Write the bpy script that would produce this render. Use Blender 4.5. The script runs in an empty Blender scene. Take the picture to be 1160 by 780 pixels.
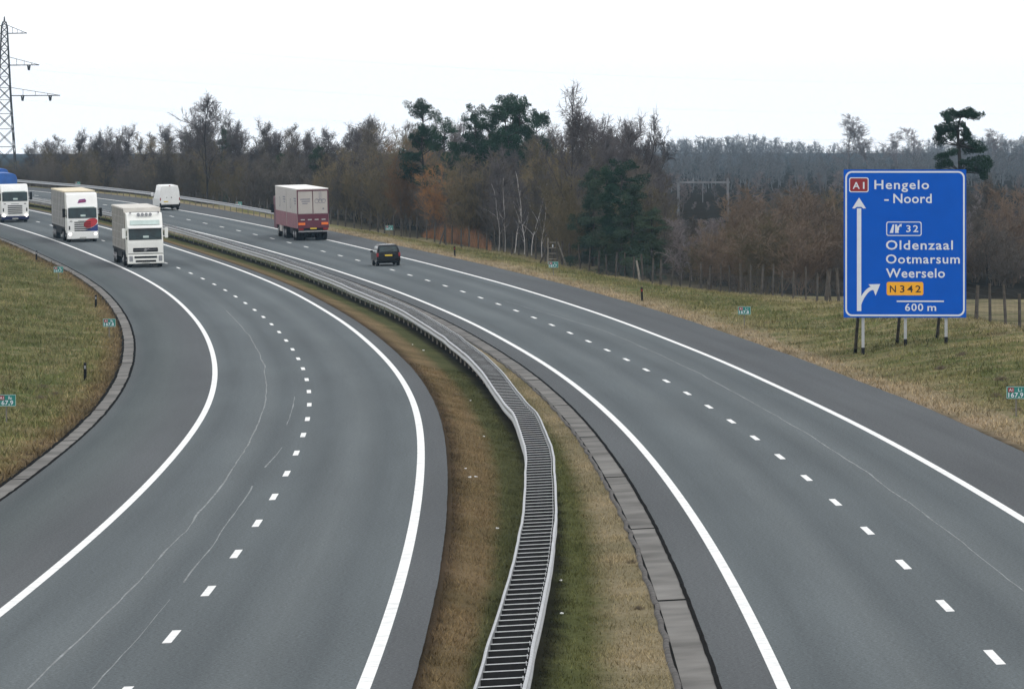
import bpy, bmesh, math, random
import numpy as np
from mathutils import Vector, Matrix
R = math.radians
SC = bpy.context.scene
COL = SC.collection
random.seed(7); RNG = np.random.default_rng(11)
ZC = 9.5                                   # camera height above datum (metres)

# ------------------------------------------------------------------ camera
cd = bpy.data.cameras.new('camera'); cam = bpy.data.objects.new('camera', cd); COL.objects.link(cam)
cam.location = (0, 0, ZC); cam.rotation_euler = (R(90), 0, 0)
cd.sensor_width = 36; cd.lens = 36 * 6762.6 / 1160; cd.shift_y = -230 / 1160.
cd.clip_start = 1; cd.clip_end = 20000
SC.camera = cam

# ------------------------------------------------------------------ sky, sun, exposure
SUN_EL, SUN_AZ = R(42), R(150)             # azimuth clockwise from +Y
w = bpy.data.worlds.new('World'); SC.world = w; w.use_nodes = True
nt = w.node_tree; nt.nodes.clear()
out = nt.nodes.new('ShaderNodeOutputWorld')
sky = nt.nodes.new('ShaderNodeTexSky'); sky.sky_type = 'NISHITA'; sky.sun_disc = False
sky.sun_elevation = SUN_EL; sky.sun_rotation = SUN_AZ; sky.dust_density = 4; sky.air_density = 1.2
b1 = nt.nodes.new('ShaderNodeBackground'); b1.inputs[1].default_value = 0.08
nt.links.new(sky.outputs[0], b1.inputs[0])
tc = nt.nodes.new('ShaderNodeTexCoord'); ns = nt.nodes.new('ShaderNodeTexNoise'); ns.inputs['Scale'].default_value = 2.2
ns.inputs['Detail'].default_value = 4
cr = nt.nodes.new('ShaderNodeValToRGB')
cr.color_ramp.elements[0].position = .3; cr.color_ramp.elements[0].color = (.93, .94, .97, 1)
cr.color_ramp.elements[1].position = .7; cr.color_ramp.elements[1].color = (1.0, 1.0, 1.0, 1)
nt.links.new(tc.outputs['Generated'], ns.inputs['Vector']); nt.links.new(ns.outputs[0], cr.inputs[0])
b2 = nt.nodes.new('ShaderNodeBackground'); b2.inputs[1].default_value = 1.45
nt.links.new(cr.outputs[0], b2.inputs[0])
mx = nt.nodes.new('ShaderNodeMixShader'); mx.inputs[0].default_value = .88
nt.links.new(b1.outputs[0], mx.inputs[1]); nt.links.new(b2.outputs[0], mx.inputs[2])
nt.links.new(mx.outputs[0], out.inputs[0])
sd = bpy.data.lights.new('sun', 'SUN'); sd.energy = .6; sd.angle = R(20); sd.color = (1, .97, .92)
so = bpy.data.objects.new('sun', sd); COL.objects.link(so)
dirv = Vector((math.sin(SUN_AZ) * math.cos(SUN_EL), math.cos(SUN_AZ) * math.cos(SUN_EL), math.sin(SUN_EL)))
so.rotation_euler = dirv.to_track_quat('Z', 'Y').to_euler(); so.location = (0, 0, 60)
SC.view_settings.view_transform = 'Standard'; SC.view_settings.look = 'None'
SC.view_settings.gamma = 1; SC.view_settings.exposure = 0.0
SC.render.engine = 'CYCLES'
SC.cycles.max_bounces = 5; SC.cycles.diffuse_bounces = 2; SC.cycles.glossy_bounces = 2
SC.cycles.volume_bounces = 0; SC.cycles.transparent_max_bounces = 4

# ------------------------------------------------------------------ road alignment (surveyed curves)
KN = np.arange(-60, 661, 60.)
QR = [7.9133, 97.9284, 0.0064, -0.2462, -0.2355, -0.3703, -0.4099, -0.3954, -0.4952, -0.4568, -0.4238, -0.4303, -0.4724, -0.5867, -0.5808, -0.5734, -8.0294, -8.452, -8.9127, -9.2087, -9.3216, -9.2205, -8.9183, -8.4307, -7.7372, -6.9249, -6.2155, -5.6109, -5.0063, 5.4263, 5.3612, 4.8734, 2.6968, 3.3239, 3.7748, 3.5442, 2.9239, 2.5451, 2.4499, 2.329, 2.1504, 2.1291]
QL = [-5.7753, 88.4227, 0.0063, -0.3283, -0.3374, -0.2008, -0.5369, -0.3771, -0.452, -0.5896, -0.2386, -0.5379, -0.4557, -0.4828, -0.4993, -0.5067, -7.443, -8.1949, -8.8593, -9.2043, -9.3689, -9.2896, -8.933, -8.4298, -7.7827, -7.0089, -6.1988, -5.3887, -4.5786, 4.5221, 4.5664, 4.0353, 3.9498, 3.7867, 3.2476, 2.5599, 2.4472, 2.2628, 2.5788, 2.5508, 2.501, 2.4762]

class Curve:
    def __init__(c, p):
        S = np.arange(-60, 600, 3.); n = 13; i0 = 20
        X0, Y0, h0 = p[:3]; kap = np.array(p[3:3 + n]) * 1e-3; z = p[3 + n:3 + 2 * n]; e = np.array(p[3 + 2 * n:]) * .01
        k = np.interp(S, KN, kap)
        h = np.concatenate([[0], np.cumsum((k[1:] + k[:-1]) / 2 * 3)]); h = h - h[i0] + h0
        def sm(v):
            q = np.interp(S, KN, v); ker = np.hanning(23)[1:-1]; ker /= ker.sum()
            return np.convolve(np.pad(q, 10, mode='edge'), ker, 'valid')
        z = sm(z); e = sm(e)
        # extend, flattening out and straightening
        S2 = list(S); h = list(h); z = list(z); e = list(e); dz = (z[-1] - z[-20]) / 57
        while S2[-1] < 3900:
            s = S2[-1] + 3; S2.append(s); h.append(h[-1] + (-.00052 * 3 if s < 900 else 0))
            z.append(z[-1] + dz * 3); dz *= .975; e.append(e[-1])
        # extend backwards (behind the camera)
        pre = np.arange(-300, -60, 3.)
        S2 = np.concatenate([pre, S2]); h = np.concatenate([np.full(len(pre), h[0]), h])
        z = np.concatenate([np.full(len(pre), z[0]), z]); e = np.concatenate([np.full(len(pre), e[0]), e])
        dx, dy = np.sin(h), np.cos(h)
        X = np.concatenate([[0], np.cumsum((dx[1:] + dx[:-1]) / 2 * 3)]); Y = np.concatenate([[0], np.cumsum((dy[1:] + dy[:-1]) / 2 * 3)])
        j = 100
        c.S = S2; c.X = X - X[j] + X0; c.Y = Y - Y[j] + Y0; c.h = h; c.z = z + ZC; c.e = e
    def at(c, s):
        return (np.interp(s, c.S, c.X), np.interp(s, c.S, c.Y), np.interp(s, c.S, c.h), np.interp(s, c.S, c.z), np.interp(s, c.S, c.e))
    def pt(c, s, t, dz=0.):
        X, Y, h, z, e = c.at(s)
        return np.stack(np.broadcast_arrays(X + t * np.cos(h), Y - t * np.sin(h), z + e * t + dz), -1)
CR, CL = Curve(QR), Curve(QL)
_kd = np.arange(-60, 901, 60.)
_ds = [9.8, 9.6, 9.3, 9.0, 8.7, 8.3, 7.9, 7.5, 7.1, 6.8, 6.3, 5.8, 5.3, 4.9, 4.5, 4.1, 4.0]
_D = [13.62, 13.64, 13.82, 13.79, 13.98, 14.15, 14.33, 14.6, 14.58, 14.72, 14.81, 14.59, 14.21, 13.81, 13.43, 13.01, 13.0]
dS = lambda s: np.interp(s, _kd, _ds)
DD = lambda s: np.interp(s, _kd, _D)

def edgeR(s): return np.interp(s, [0, 66, 110, 383, 463, 520], [6.5, 6.55, 6.9, 6.75, 7.2, 7.6])
def fdip(s): return np.interp(s, [0, 150, 170, 215, 235, 263, 300, 560, 900], [.6, .9, .9, .55, .1, -.5, -1.2, -1.6, -3.])
def railT(s): return np.interp(s, [-60, -10, 3, 23, 44, 57, 70, 85, 109, 127, 147, 170, 190, 209, 223, 258, 301, 340, 391, 440, 520, 900],
                               [-8.3, -8.03, -7.83, -7.52, -7.25, -7.08, -6.92, -6.86, -6.94, -6.89, -6.83, -6.79, -6.78, -6.75, -6.79, -6.98, -6.9, -6.92, -6.8, -6.6, -6.5, -6.5])
def sstep(x): x = np.clip(x, 0, 1); return x * x * (3 - 2 * x)

def vnoise(x, y, seed=0):
    xi = np.floor(x).astype(np.int64); yi = np.floor(y).astype(np.int64); fx = x - xi; fy = y - yi
    fx = fx * fx * (3 - 2 * fx); fy = fy * fy * (3 - 2 * fy)
    def hsh(a, b):
        n = (a * 374761393 + b * 668265263 + seed * 974711) & 0x7fffffff
        n = (n ^ (n >> 13)) * 1274126177 & 0x7fffffff
        return ((n ^ (n >> 16)) & 0xffff) / 65535.
    return (hsh(xi, yi) * (1 - fx) + hsh(xi + 1, yi) * fx) * (1 - fy) + (hsh(xi, yi + 1) * (1 - fx) + hsh(xi + 1, yi + 1) * fx) * fy

def ground(s, t):
    """ground height at station s, offset t from the right carriageway's centre line; returns world xyz and u (cross-section colour coordinate)"""
    s, t = np.broadcast_arrays(np.asarray(s, float), np.asarray(t, float))
    X, Y, h, zR, eR = CR.at(s); D = DD(s); zL, eL = CL.at(s + dS(s))[3:]
    er = edgeR(s); x = X + t * np.cos(h); y = Y - t * np.sin(h)
    z = zR + eR * t - .06
    # right of the pavement
    a = sstep((t - er - 1.0) / (17. - er)); zr = zR + eR * er - .05 + (eR * .6) * np.clip(t - er, 0, 3) + fdip(s) * a - .06 * np.clip(t - 18, 0, 60) * .3
    bump = (vnoise(s * .25, t * .6, 3) - .5) * .16 + (vnoise(s * .06, t * .25, 5) - .5) * .4
    zr = zr + bump * np.clip((t - er) / 2, 0, 1)
    z = np.where(t > er, zr, z)
    # median
    tL = t + D; ta = -5.2; tb = 4.35 - D
    za = zR + eR * ta - .03; zb = zL + eL * 4.35 - .03
    f = np.clip((t - tb) / (ta - tb), 0, 1)
    zm = zb + (za - zb) * f - .22 * np.sin(np.pi * f) ** 1.3 + (vnoise(s * .7, t * 2.2, 9) - .5) * .07 * np.sin(np.pi * f) ** .5
    z = np.where((t < ta) & (t > tb), zm, z)
    z = np.where(t <= tb, zL + eL * tL - .06, z)
    tl = -7.6 - tL
    zl = zL - eL * 7.6 - .02 + .0 * tl + .10 * np.clip(tl - 2.2, 0, 30) + ((vnoise(s * .3, t * .7, 4) - .5) * .14 + (vnoise(s * .07, t * .3, 6) - .5) * .3) * np.clip(tl / 2, 0, 1)
    z = np.where(tl > 0, zl, z)
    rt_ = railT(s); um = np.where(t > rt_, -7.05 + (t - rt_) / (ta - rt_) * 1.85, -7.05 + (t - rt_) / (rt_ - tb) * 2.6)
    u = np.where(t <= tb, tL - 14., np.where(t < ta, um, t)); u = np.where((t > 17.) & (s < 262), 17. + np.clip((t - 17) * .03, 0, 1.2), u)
    return np.stack([x, y, z], -1), u

def st_of(x, y):
    m = CR.S > -60
    d = (CR.X[m] - x) ** 2 + (CR.Y[m] - y) ** 2; i = int(np.argmin(d)); s0 = CR.S[m][i]; h = CR.h[m][i]
    ax, ay = x - CR.X[m][i], y - CR.Y[m][i]
    return s0 + ax * math.sin(h) + ay * math.cos(h), ax * math.cos(h) - ay * math.sin(h)
def gz(x, y):
    s, t = st_of(x, y); return float(ground(s, t)[0][2])

# ------------------------------------------------------------------ helpers
def tag(o, label=None, cat=None, group=None, kind=None):
    if label: o['label'] = label
    if cat: o['category'] = cat
    if group: o['group'] = group
    if kind: o['kind'] = kind
    return o
def empty(name, loc=(0, 0, 0), rot=(0, 0, 0), **k):
    o = bpy.data.objects.new(name, None); COL.objects.link(o); o.location = loc; o.rotation_euler = rot; o.empty_display_size = .3
    return tag(o, **k)
def link(name, me, mat, parent=None, **k):
    o = bpy.data.objects.new(name, me); COL.objects.link(o)
    if mat is not None and not me.materials: me.materials.append(mat)
    if parent: o.parent = parent
    return tag(o, **k)
def npmesh(name, V, F, uv=None, smooth=False):
    V = np.asarray(V, np.float32).reshape(-1, 3); F = np.asarray(F, np.int32); k = F.shape[1]
    me = bpy.data.meshes.new(name); me.vertices.add(len(V)); me.vertices.foreach_set('co', V.ravel())
    me.loops.add(F.size); me.loops.foreach_set('vertex_index', F.ravel())
    me.polygons.add(len(F)); me.polygons.foreach_set('loop_start', np.arange(0, F.size, k, dtype=np.int32))
    me.polygons.foreach_set('loop_total', np.full(len(F), k, np.int32))
    if smooth: me.polygons.foreach_set('use_smooth', np.ones(len(F), bool))
    if uv is not None:
        l = me.uv_layers.new(name='UVMap'); l.data.foreach_set('uv', np.asarray(uv, np.float32)[F.ravel()].ravel())
    me.update(calc_edges=True); me.validate(); return me
def gridmesh(name, P, uv=None, smooth=True):
    n, m = P.shape[:2]; i = np.arange(n * m).reshape(n, m)
    F = np.stack([i[:-1, :-1], i[:-1, 1:], i[1:, 1:], i[1:, :-1]], -1).reshape(-1, 4)
    return npmesh(name, P.reshape(-1, 3), F, None if uv is None else uv.reshape(-1, 2), smooth)

class MB:
    def __init__(s): s.bm = bmesh.new()
    def _bev(s, verts, bev, seg=1):
        if bev > 0:
            es = list({e for v in verts for e in v.link_edges})
            bmesh.ops.bevel(s.bm, geom=es, offset=bev, segments=seg, affect='EDGES', profile=.6)
    def box(s, x0, x1, y0, y1, z0, z1, bev=0, seg=1, M=None):
        vs = [s.bm.verts.new((x, y, z)) for z in (z0, z1) for y in (y0, y1) for x in (x0, x1)]
        for f in ((0, 2, 3, 1), (4, 5, 7, 6), (0, 1, 5, 4), (2, 6, 7, 3), (0, 4, 6, 2), (1, 3, 7, 5)): s.bm.faces.new([vs[i] for i in f])
        if M: 
            for v in vs: v.co = M @ v.co
        s._bev(vs, bev, seg); return s
    def prism(s, prof, x0, x1, bev=0, seg=1, taper=0., axis='x'):
        """prof: list of (y,z); extruded in x (or (x,z) extruded in y)"""
        def P(a, p, k): return (a, p[0], p[1]) if axis == 'x' else (p[0], a, p[1])
        A = [s.bm.verts.new(P(x0, p, 0)) for p in prof]; B = [s.bm.verts.new(P(x1, p, 1)) for p in prof]
        n = len(prof)
        s.bm.faces.new(A); s.bm.faces.new(B[::-1])
        for i in range(n): s.bm.faces.new((A[i], B[i], B[(i + 1) % n], A[(i + 1) % n]))
        s._bev(A + B, bev, seg); return s
    def cyl(s, p0, p1, r0, r1=None, n=8, cap=True):
        p0 = Vector(p0); p1 = Vector(p1); r1 = r0 if r1 is None else r1; d = (p1 - p0).normalized()
        a = d.orthogonal().normalized(); b = d.cross(a)
        A = [s.bm.verts.new(p0 + (a * math.cos(2 * math.pi * i / n) + b * math.sin(2 * math.pi * i / n)) * r0) for i in range(n)]
        B = [s.bm.verts.new(p1 + (a * math.cos(2 * math.pi * i / n) + b * math.sin(2 * math.pi * i / n)) * r1) for i in range(n)]
        for i in range(n): s.bm.faces.new((A[i], A[(i + 1) % n], B[(i + 1) % n], B[i]))
        if cap: s.bm.faces.new(A[::-1]); s.bm.faces.new(B)
        return s
    def poly(s, pts):
        s.bm.faces.new([s.bm.verts.new(p) for p in pts]); return s
    def ring(s, O, I):
        a = [s.bm.verts.new(p) for p in O]; b = [s.bm.verts.new(p) for p in I]; n = len(a)
        for i in range(n): s.bm.faces.new((a[i], a[(i + 1) % n], b[(i + 1) % n], b[i]))
        return s
    def build(s, name, mat, parent=None, smooth=False, **k):
        bmesh.ops.recalc_face_normals(s.bm, faces=s.bm.faces[:])
        me = bpy.data.meshes.new(name); s.bm.to_mesh(me); s.bm.free()
        if smooth: me.polygons.foreach_set('use_smooth', np.ones(len(me.polygons), bool))
        return link(name, me, mat, parent, **k)

# ------------------------------------------------------------------ materials
def newmat(name):
    m = bpy.data.materials.new(name); m.use_nodes = True
    return m, m.node_tree, m.node_tree.nodes['Principled BSDF']
def mat(name, col, rough=.6, metal=0., var=.12, scale=3., bump=0., spec=.5, emit=None):
    m, n, p = newmat(name)
    p.inputs['Roughness'].default_value = rough; p.inputs['Metallic'].default_value = metal; p.inputs['Specular IOR Level'].default_value = spec
    tcn = n.nodes.new('ShaderNodeTexCoord'); no = n.nodes.new('ShaderNodeTexNoise'); no.inputs['Scale'].default_value = scale; no.inputs['Detail'].default_value = 5
    n.links.new(tcn.outputs['Object'], no.inputs['Vector'])
    r = n.nodes.new('ShaderNodeValToRGB'); a, b = r.color_ramp.elements
    a.position = .3; b.position = .72
    a.color = tuple(c * (1 - var) for c in col) + (1,); b.color = tuple(min(1, c * (1 + var)) for c in col) + (1,)
    n.links.new(no.outputs[0], r.inputs[0]); n.links.new(r.outputs[0], p.inputs['Base Color'])
    if bump:
        bp = n.nodes.new('ShaderNodeBump'); bp.inputs['Strength'].default_value = bump; n.links.new(no.outputs[0], bp.inputs['Height']); n.links.new(bp.outputs[0], p.inputs['Normal'])
    if emit:
        p.inputs['Emission Color'].default_value = tuple(emit[:3]) + (1,); p.inputs['Emission Strength'].default_value = emit[3]
    return m
def ramp(n, stops, interp='LINEAR'):
    r = n.nodes.new('ShaderNodeValToRGB'); e = r.color_ramp.elements; r.color_ramp.interpolation = interp
    while len(e) < len(stops): e.new(.5)
    for i, (p, c) in enumerate(stops): e[i].position = p; e[i].color = tuple(c) + (1,)
    return r
def mathn(n, op, a, b=None, c=None):
    m = n.nodes.new('ShaderNodeMath'); m.operation = op
    for i, v in enumerate((a, b, c)):
        if v is None: continue
        if isinstance(v, (int, float)): m.inputs[i].default_value = v
        else: n.links.new(v, m.inputs[i])
    return m.outputs[0]
def mixc(n, f, a, b, mode='MIX'):
    m = n.nodes.new('ShaderNodeMix'); m.data_type = 'RGBA'; m.blend_type = mode
    for sock, v in ((m.inputs[0], f), (m.inputs[6], a), (m.inputs[7], b)):
        if isinstance(v, (int, float)): sock.default_value = v
        elif isinstance(v, tuple): sock.default_value = v + (1,)
        else: n.links.new(v, sock)
    return m.outputs[2]
def noise(n, vec, scale, detail=3., rough=.5):
    o = n.nodes.new('ShaderNodeTexNoise'); o.inputs['Scale'].default_value = scale; o.inputs['Detail'].default_value = detail; o.inputs['Roughness'].default_value = rough
    n.links.new(vec, o.inputs['Vector']); return o.outputs[0]
def uvvec(n, su=1., sv=1.):
    t = n.nodes.new('ShaderNodeUVMap'); t.uv_map = 'UVMap'; mp = n.nodes.new('ShaderNodeMapping'); n.links.new(t.outputs[0], mp.inputs[0])
    mp.inputs['Scale'].default_value = (su, sv, 1); sp = n.nodes.new('ShaderNodeSeparateXYZ'); n.links.new(t.outputs[0], sp.inputs[0])
    return mp.outputs[0], sp.outputs[0], sp.outputs[1]

def grass_mat(name, blade=False):
    m, n, p = newmat(name); p.inputs['Roughness'].default_value = 1.; p.inputs['Specular IOR Level'].default_value = .0
    v, u, s = uvvec(n)
    n1 = noise(n, v, .55, 5, .62); n2 = noise(n, v, 2.4, 5, .65); n3 = noise(n, v, 11., 4, .7); n0 = noise(n, v, .13, 3)
    amp = mathn(n, 'ADD', .5, mathn(n, 'MULTIPLY', 2.4, mathn(n, 'MAXIMUM', mathn(n, 'GREATER_THAN', u, 7.6), mathn(n, 'LESS_THAN', u, -22.))))
    dist = mathn(n, 'MULTIPLY', mathn(n, 'SUBTRACT', n1, .5), amp)
    dist2 = mathn(n, 'MULTIPLY', mathn(n, 'SUBTRACT', n2, .5), mathn(n, 'MULTIPLY', amp, .55))
    uu = mathn(n, 'ADD', mathn(n, 'ADD', u, dist), dist2)
    # position along the cross-section: -36 .. 24
    f = mathn(n, 'DIVIDE', mathn(n, 'ADD', uu, 36.), 60.)
    T = lambda t: (t + 36.) / 60.
    green = (.096, .107, .050); dkgreen = (.080, .086, .044); brown = (.155, .118, .072); dk = (.048, .040, .032); tan = (.225, .193, .132); olive = (.140, .132, .066); pink = (.265, .215, .155); under_rail = (.013, .0125, .012)
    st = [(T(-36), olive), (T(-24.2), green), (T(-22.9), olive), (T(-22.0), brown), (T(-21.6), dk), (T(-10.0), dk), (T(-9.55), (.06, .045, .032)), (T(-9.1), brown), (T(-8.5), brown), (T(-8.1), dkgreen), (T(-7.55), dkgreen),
          (T(-7.36), under_rail), (T(-6.72), under_rail), (T(-6.6), green), (T(-6.2), (.085, .09, .04)), (T(-5.8), tan), (T(-5.3), tan), (T(-5.1), dk),  # near-black ground strip along the line of the median guardrail
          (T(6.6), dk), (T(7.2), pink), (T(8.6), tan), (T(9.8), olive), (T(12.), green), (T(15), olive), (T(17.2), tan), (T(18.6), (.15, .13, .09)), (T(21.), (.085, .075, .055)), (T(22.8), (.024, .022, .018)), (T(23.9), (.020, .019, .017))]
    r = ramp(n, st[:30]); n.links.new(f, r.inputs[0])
    c = r.outputs[0]
    # patches of dead and green grass away from the pavement
    pr = ramp(n, [(.40, (0, 0, 0)), (.56, (1, 1, 1))]); nq = noise(n, v, .95, 6, .75); n.links.new(nq, pr.inputs[0])
    far = mathn(n, 'MAXIMUM', mathn(n, 'MULTIPLY', mathn(n, 'MULTIPLY', mathn(n, 'GREATER_THAN', u, 8.4), mathn(n, 'LESS_THAN', u, 18.6)), .75), mathn(n, 'MULTIPLY', mathn(n, 'LESS_THAN', u, -22.6), .7))
    fac = mathn(n, 'MULTIPLY', pr.outputs[0], far)
    pr2 = ramp(n, [(.42, (0, 0, 0)), (.58, (1, 1, 1))]); n.links.new(n1, pr2.inputs[0])
    mm = n.nodes.new('ShaderNodeMath'); mm.operation = 'MULTIPLY'
    c = mixc(n, fac, c, mixc(n, pr2.outputs[0], (.078, .105, .036), (.26, .22, .14)))
    nd = ramp(n, [(.56, (1, 1, 1)), (.68, (.42, .36, .32))]); n.links.new(noise(n, v, .42, 5, .7), nd.inputs[0]); c = mixc(n, mathn(n, 'MINIMUM', 1., mathn(n, 'MULTIPLY', far, 1.3)), c, mixc(n, 1., c, nd.outputs[0], 'MULTIPLY'))
    # fine mottling
    fr = ramp(n, [(.28, (.50, .48, .45)), (.5, (1., 1., 1.)), (.74, (1.5, 1.5, 1.4))]); n.links.new(n3, fr.inputs[0])
    c = mixc(n, .9, c, fr.outputs[0], 'MULTIPLY')
    gr = ramp(n, [(.3, (.75, .78, .72)), (.7, (1.22, 1.18, 1.15))]); n.links.new(n0, gr.inputs[0])
    c = mixc(n, 1., c, gr.outputs[0], 'MULTIPLY')
    if blade:
        rnd = n.nodes.new('ShaderNodeAttribute'); rnd.attribute_name = 'tone'
        br = ramp(n, [(0, (.88, .88, .85)), (.6, (1.18, 1.16, 1.08)), (1, (1.65, 1.58, 1.4))]); n.links.new(rnd.outputs['Fac'], br.inputs[0])
        c = mixc(n, 1., c, br.outputs[0], 'MULTIPLY')
    else:
        bp = n.nodes.new('ShaderNodeBump'); bp.inputs['Strength'].default_value = .9; bp.inputs['Distance'].default_value = .08
        n.links.new(mathn(n, 'ADD', n3, n2), bp.inputs['Height']); n.links.new(bp.outputs[0], p.inputs['Normal'])
    n.links.new(c, p.inputs['Base Color']); return m

def asphalt_mat():
    m, n, p = newmat('asphalt'); p.inputs['Roughness'].default_value = .9; p.inputs['Specular IOR Level'].default_value = .12
    v, u, s = uvvec(n)
    vl, _, _ = uvvec(n, 1.2, .02); nl = noise(n, vl, 1., 4, .6)          # streaks along the lanes
    vb, _, _ = uvvec(n, .25, .03); nb = noise(n, vb, 1., 3)
    uu = mathn(n, 'ADD', u, mathn(n, 'MULTIPLY', mathn(n, 'SUBTRACT', nl, .5), .35))
    f = mathn(n, 'DIVIDE', mathn(n, 'ADD', uu, 10.), 20.); T = lambda t: (t + 10.) / 20.
    L1 = (.088, .103, .109); L2 = (.072, .085, .091); L3 = (.097, .112, .117); SH = (.066, .072, .077); SH2 = (.074, .081, .086)
    st = [(T(-7.3), SH2), (T(-6.6), (.054, .066, .069)), (T(-5.6), (.070, .082, .084)), (T(-4.4), SH2), (T(-3.75), SH2), (T(-3.55), L1), (T(-2.9), L2), (T(-2.2), L1), (T(-1.5), L3), (T(-.9), L2), (T(-.1), L1),
          (T(.8), L2), (T(1.7), L3), (T(2.6), L2), (T(3.3), L1), (T(3.6), L1), (T(3.75), SH2), (T(4.4), SH), (T(5.3), SH2), (T(5.6), SH), (T(6.4), SH2), (T(7.6), SH)]
    r = ramp(n, st); n.links.new(f, r.inputs[0]); c = r.outputs[0]
    br = ramp(n, [(.3, (.88, .88, .89)), (.7, (1.1, 1.1, 1.1))]); n.links.new(nb, br.inputs[0]); c = mixc(n, 1., c, br.outputs[0], 'MULTIPLY')
    sr = ramp(n, [(.35, (.93, .93, .93)), (.65, (1.06, 1.06, 1.06))]); n.links.new(nl, sr.inputs[0]); c = mixc(n, 1., c, sr.outputs[0], 'MULTIPLY')
    g = noise(n, v, 18., 4, .9); g2 = noise(n, v, 9., 3, .7)
    gr = ramp(n, [(.32, (.42, .42, .42)), (.5, (1, 1, 1)), (.68, (1.65, 1.65, 1.65))]); n.links.new(g, gr.inputs[0]); c = mixc(n, .9, c, gr.outputs[0], 'MULTIPLY')
    g2r = ramp(n, [(.34, (.84, .84, .84)), (.66, (1.16, 1.16, 1.16))]); n.links.new(g2, g2r.inputs[0]); c = mixc(n, 1., c, g2r.outputs[0], 'MULTIPLY')
    n.links.new(c, p.inputs['Base Color'])
    bp = n.nodes.new('ShaderNodeBump'); bp.inputs['Strength'].default_value = .35; bp.inputs['Distance'].default_value = .01
    n.links.new(g, bp.inputs['Height']); n.links.new(bp.outputs[0], p.inputs['Normal']); return m

def bark_mat(name, c1, c2, var=True):
    m, n, p = newmat(name); p.inputs['Roughness'].default_value = .9; p.inputs['Specular IOR Level'].default_value = .2
    oi = n.nodes.new('ShaderNodeObjectInfo'); t = n.nodes.new('ShaderNodeTexCoord'); no = noise(n, t.outputs['Object'], .6, 3)
    f = mathn(n, 'ADD', mathn(n, 'MULTIPLY', oi.outputs['Random'], .65), mathn(n, 'MULTIPLY', no, .5))
    r = ramp(n, [(.1, c1), (.95, c2)]); n.links.new(f, r.inputs[0]); n.links.new(r.outputs[0], p.inputs['Base Color']); return m

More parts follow.
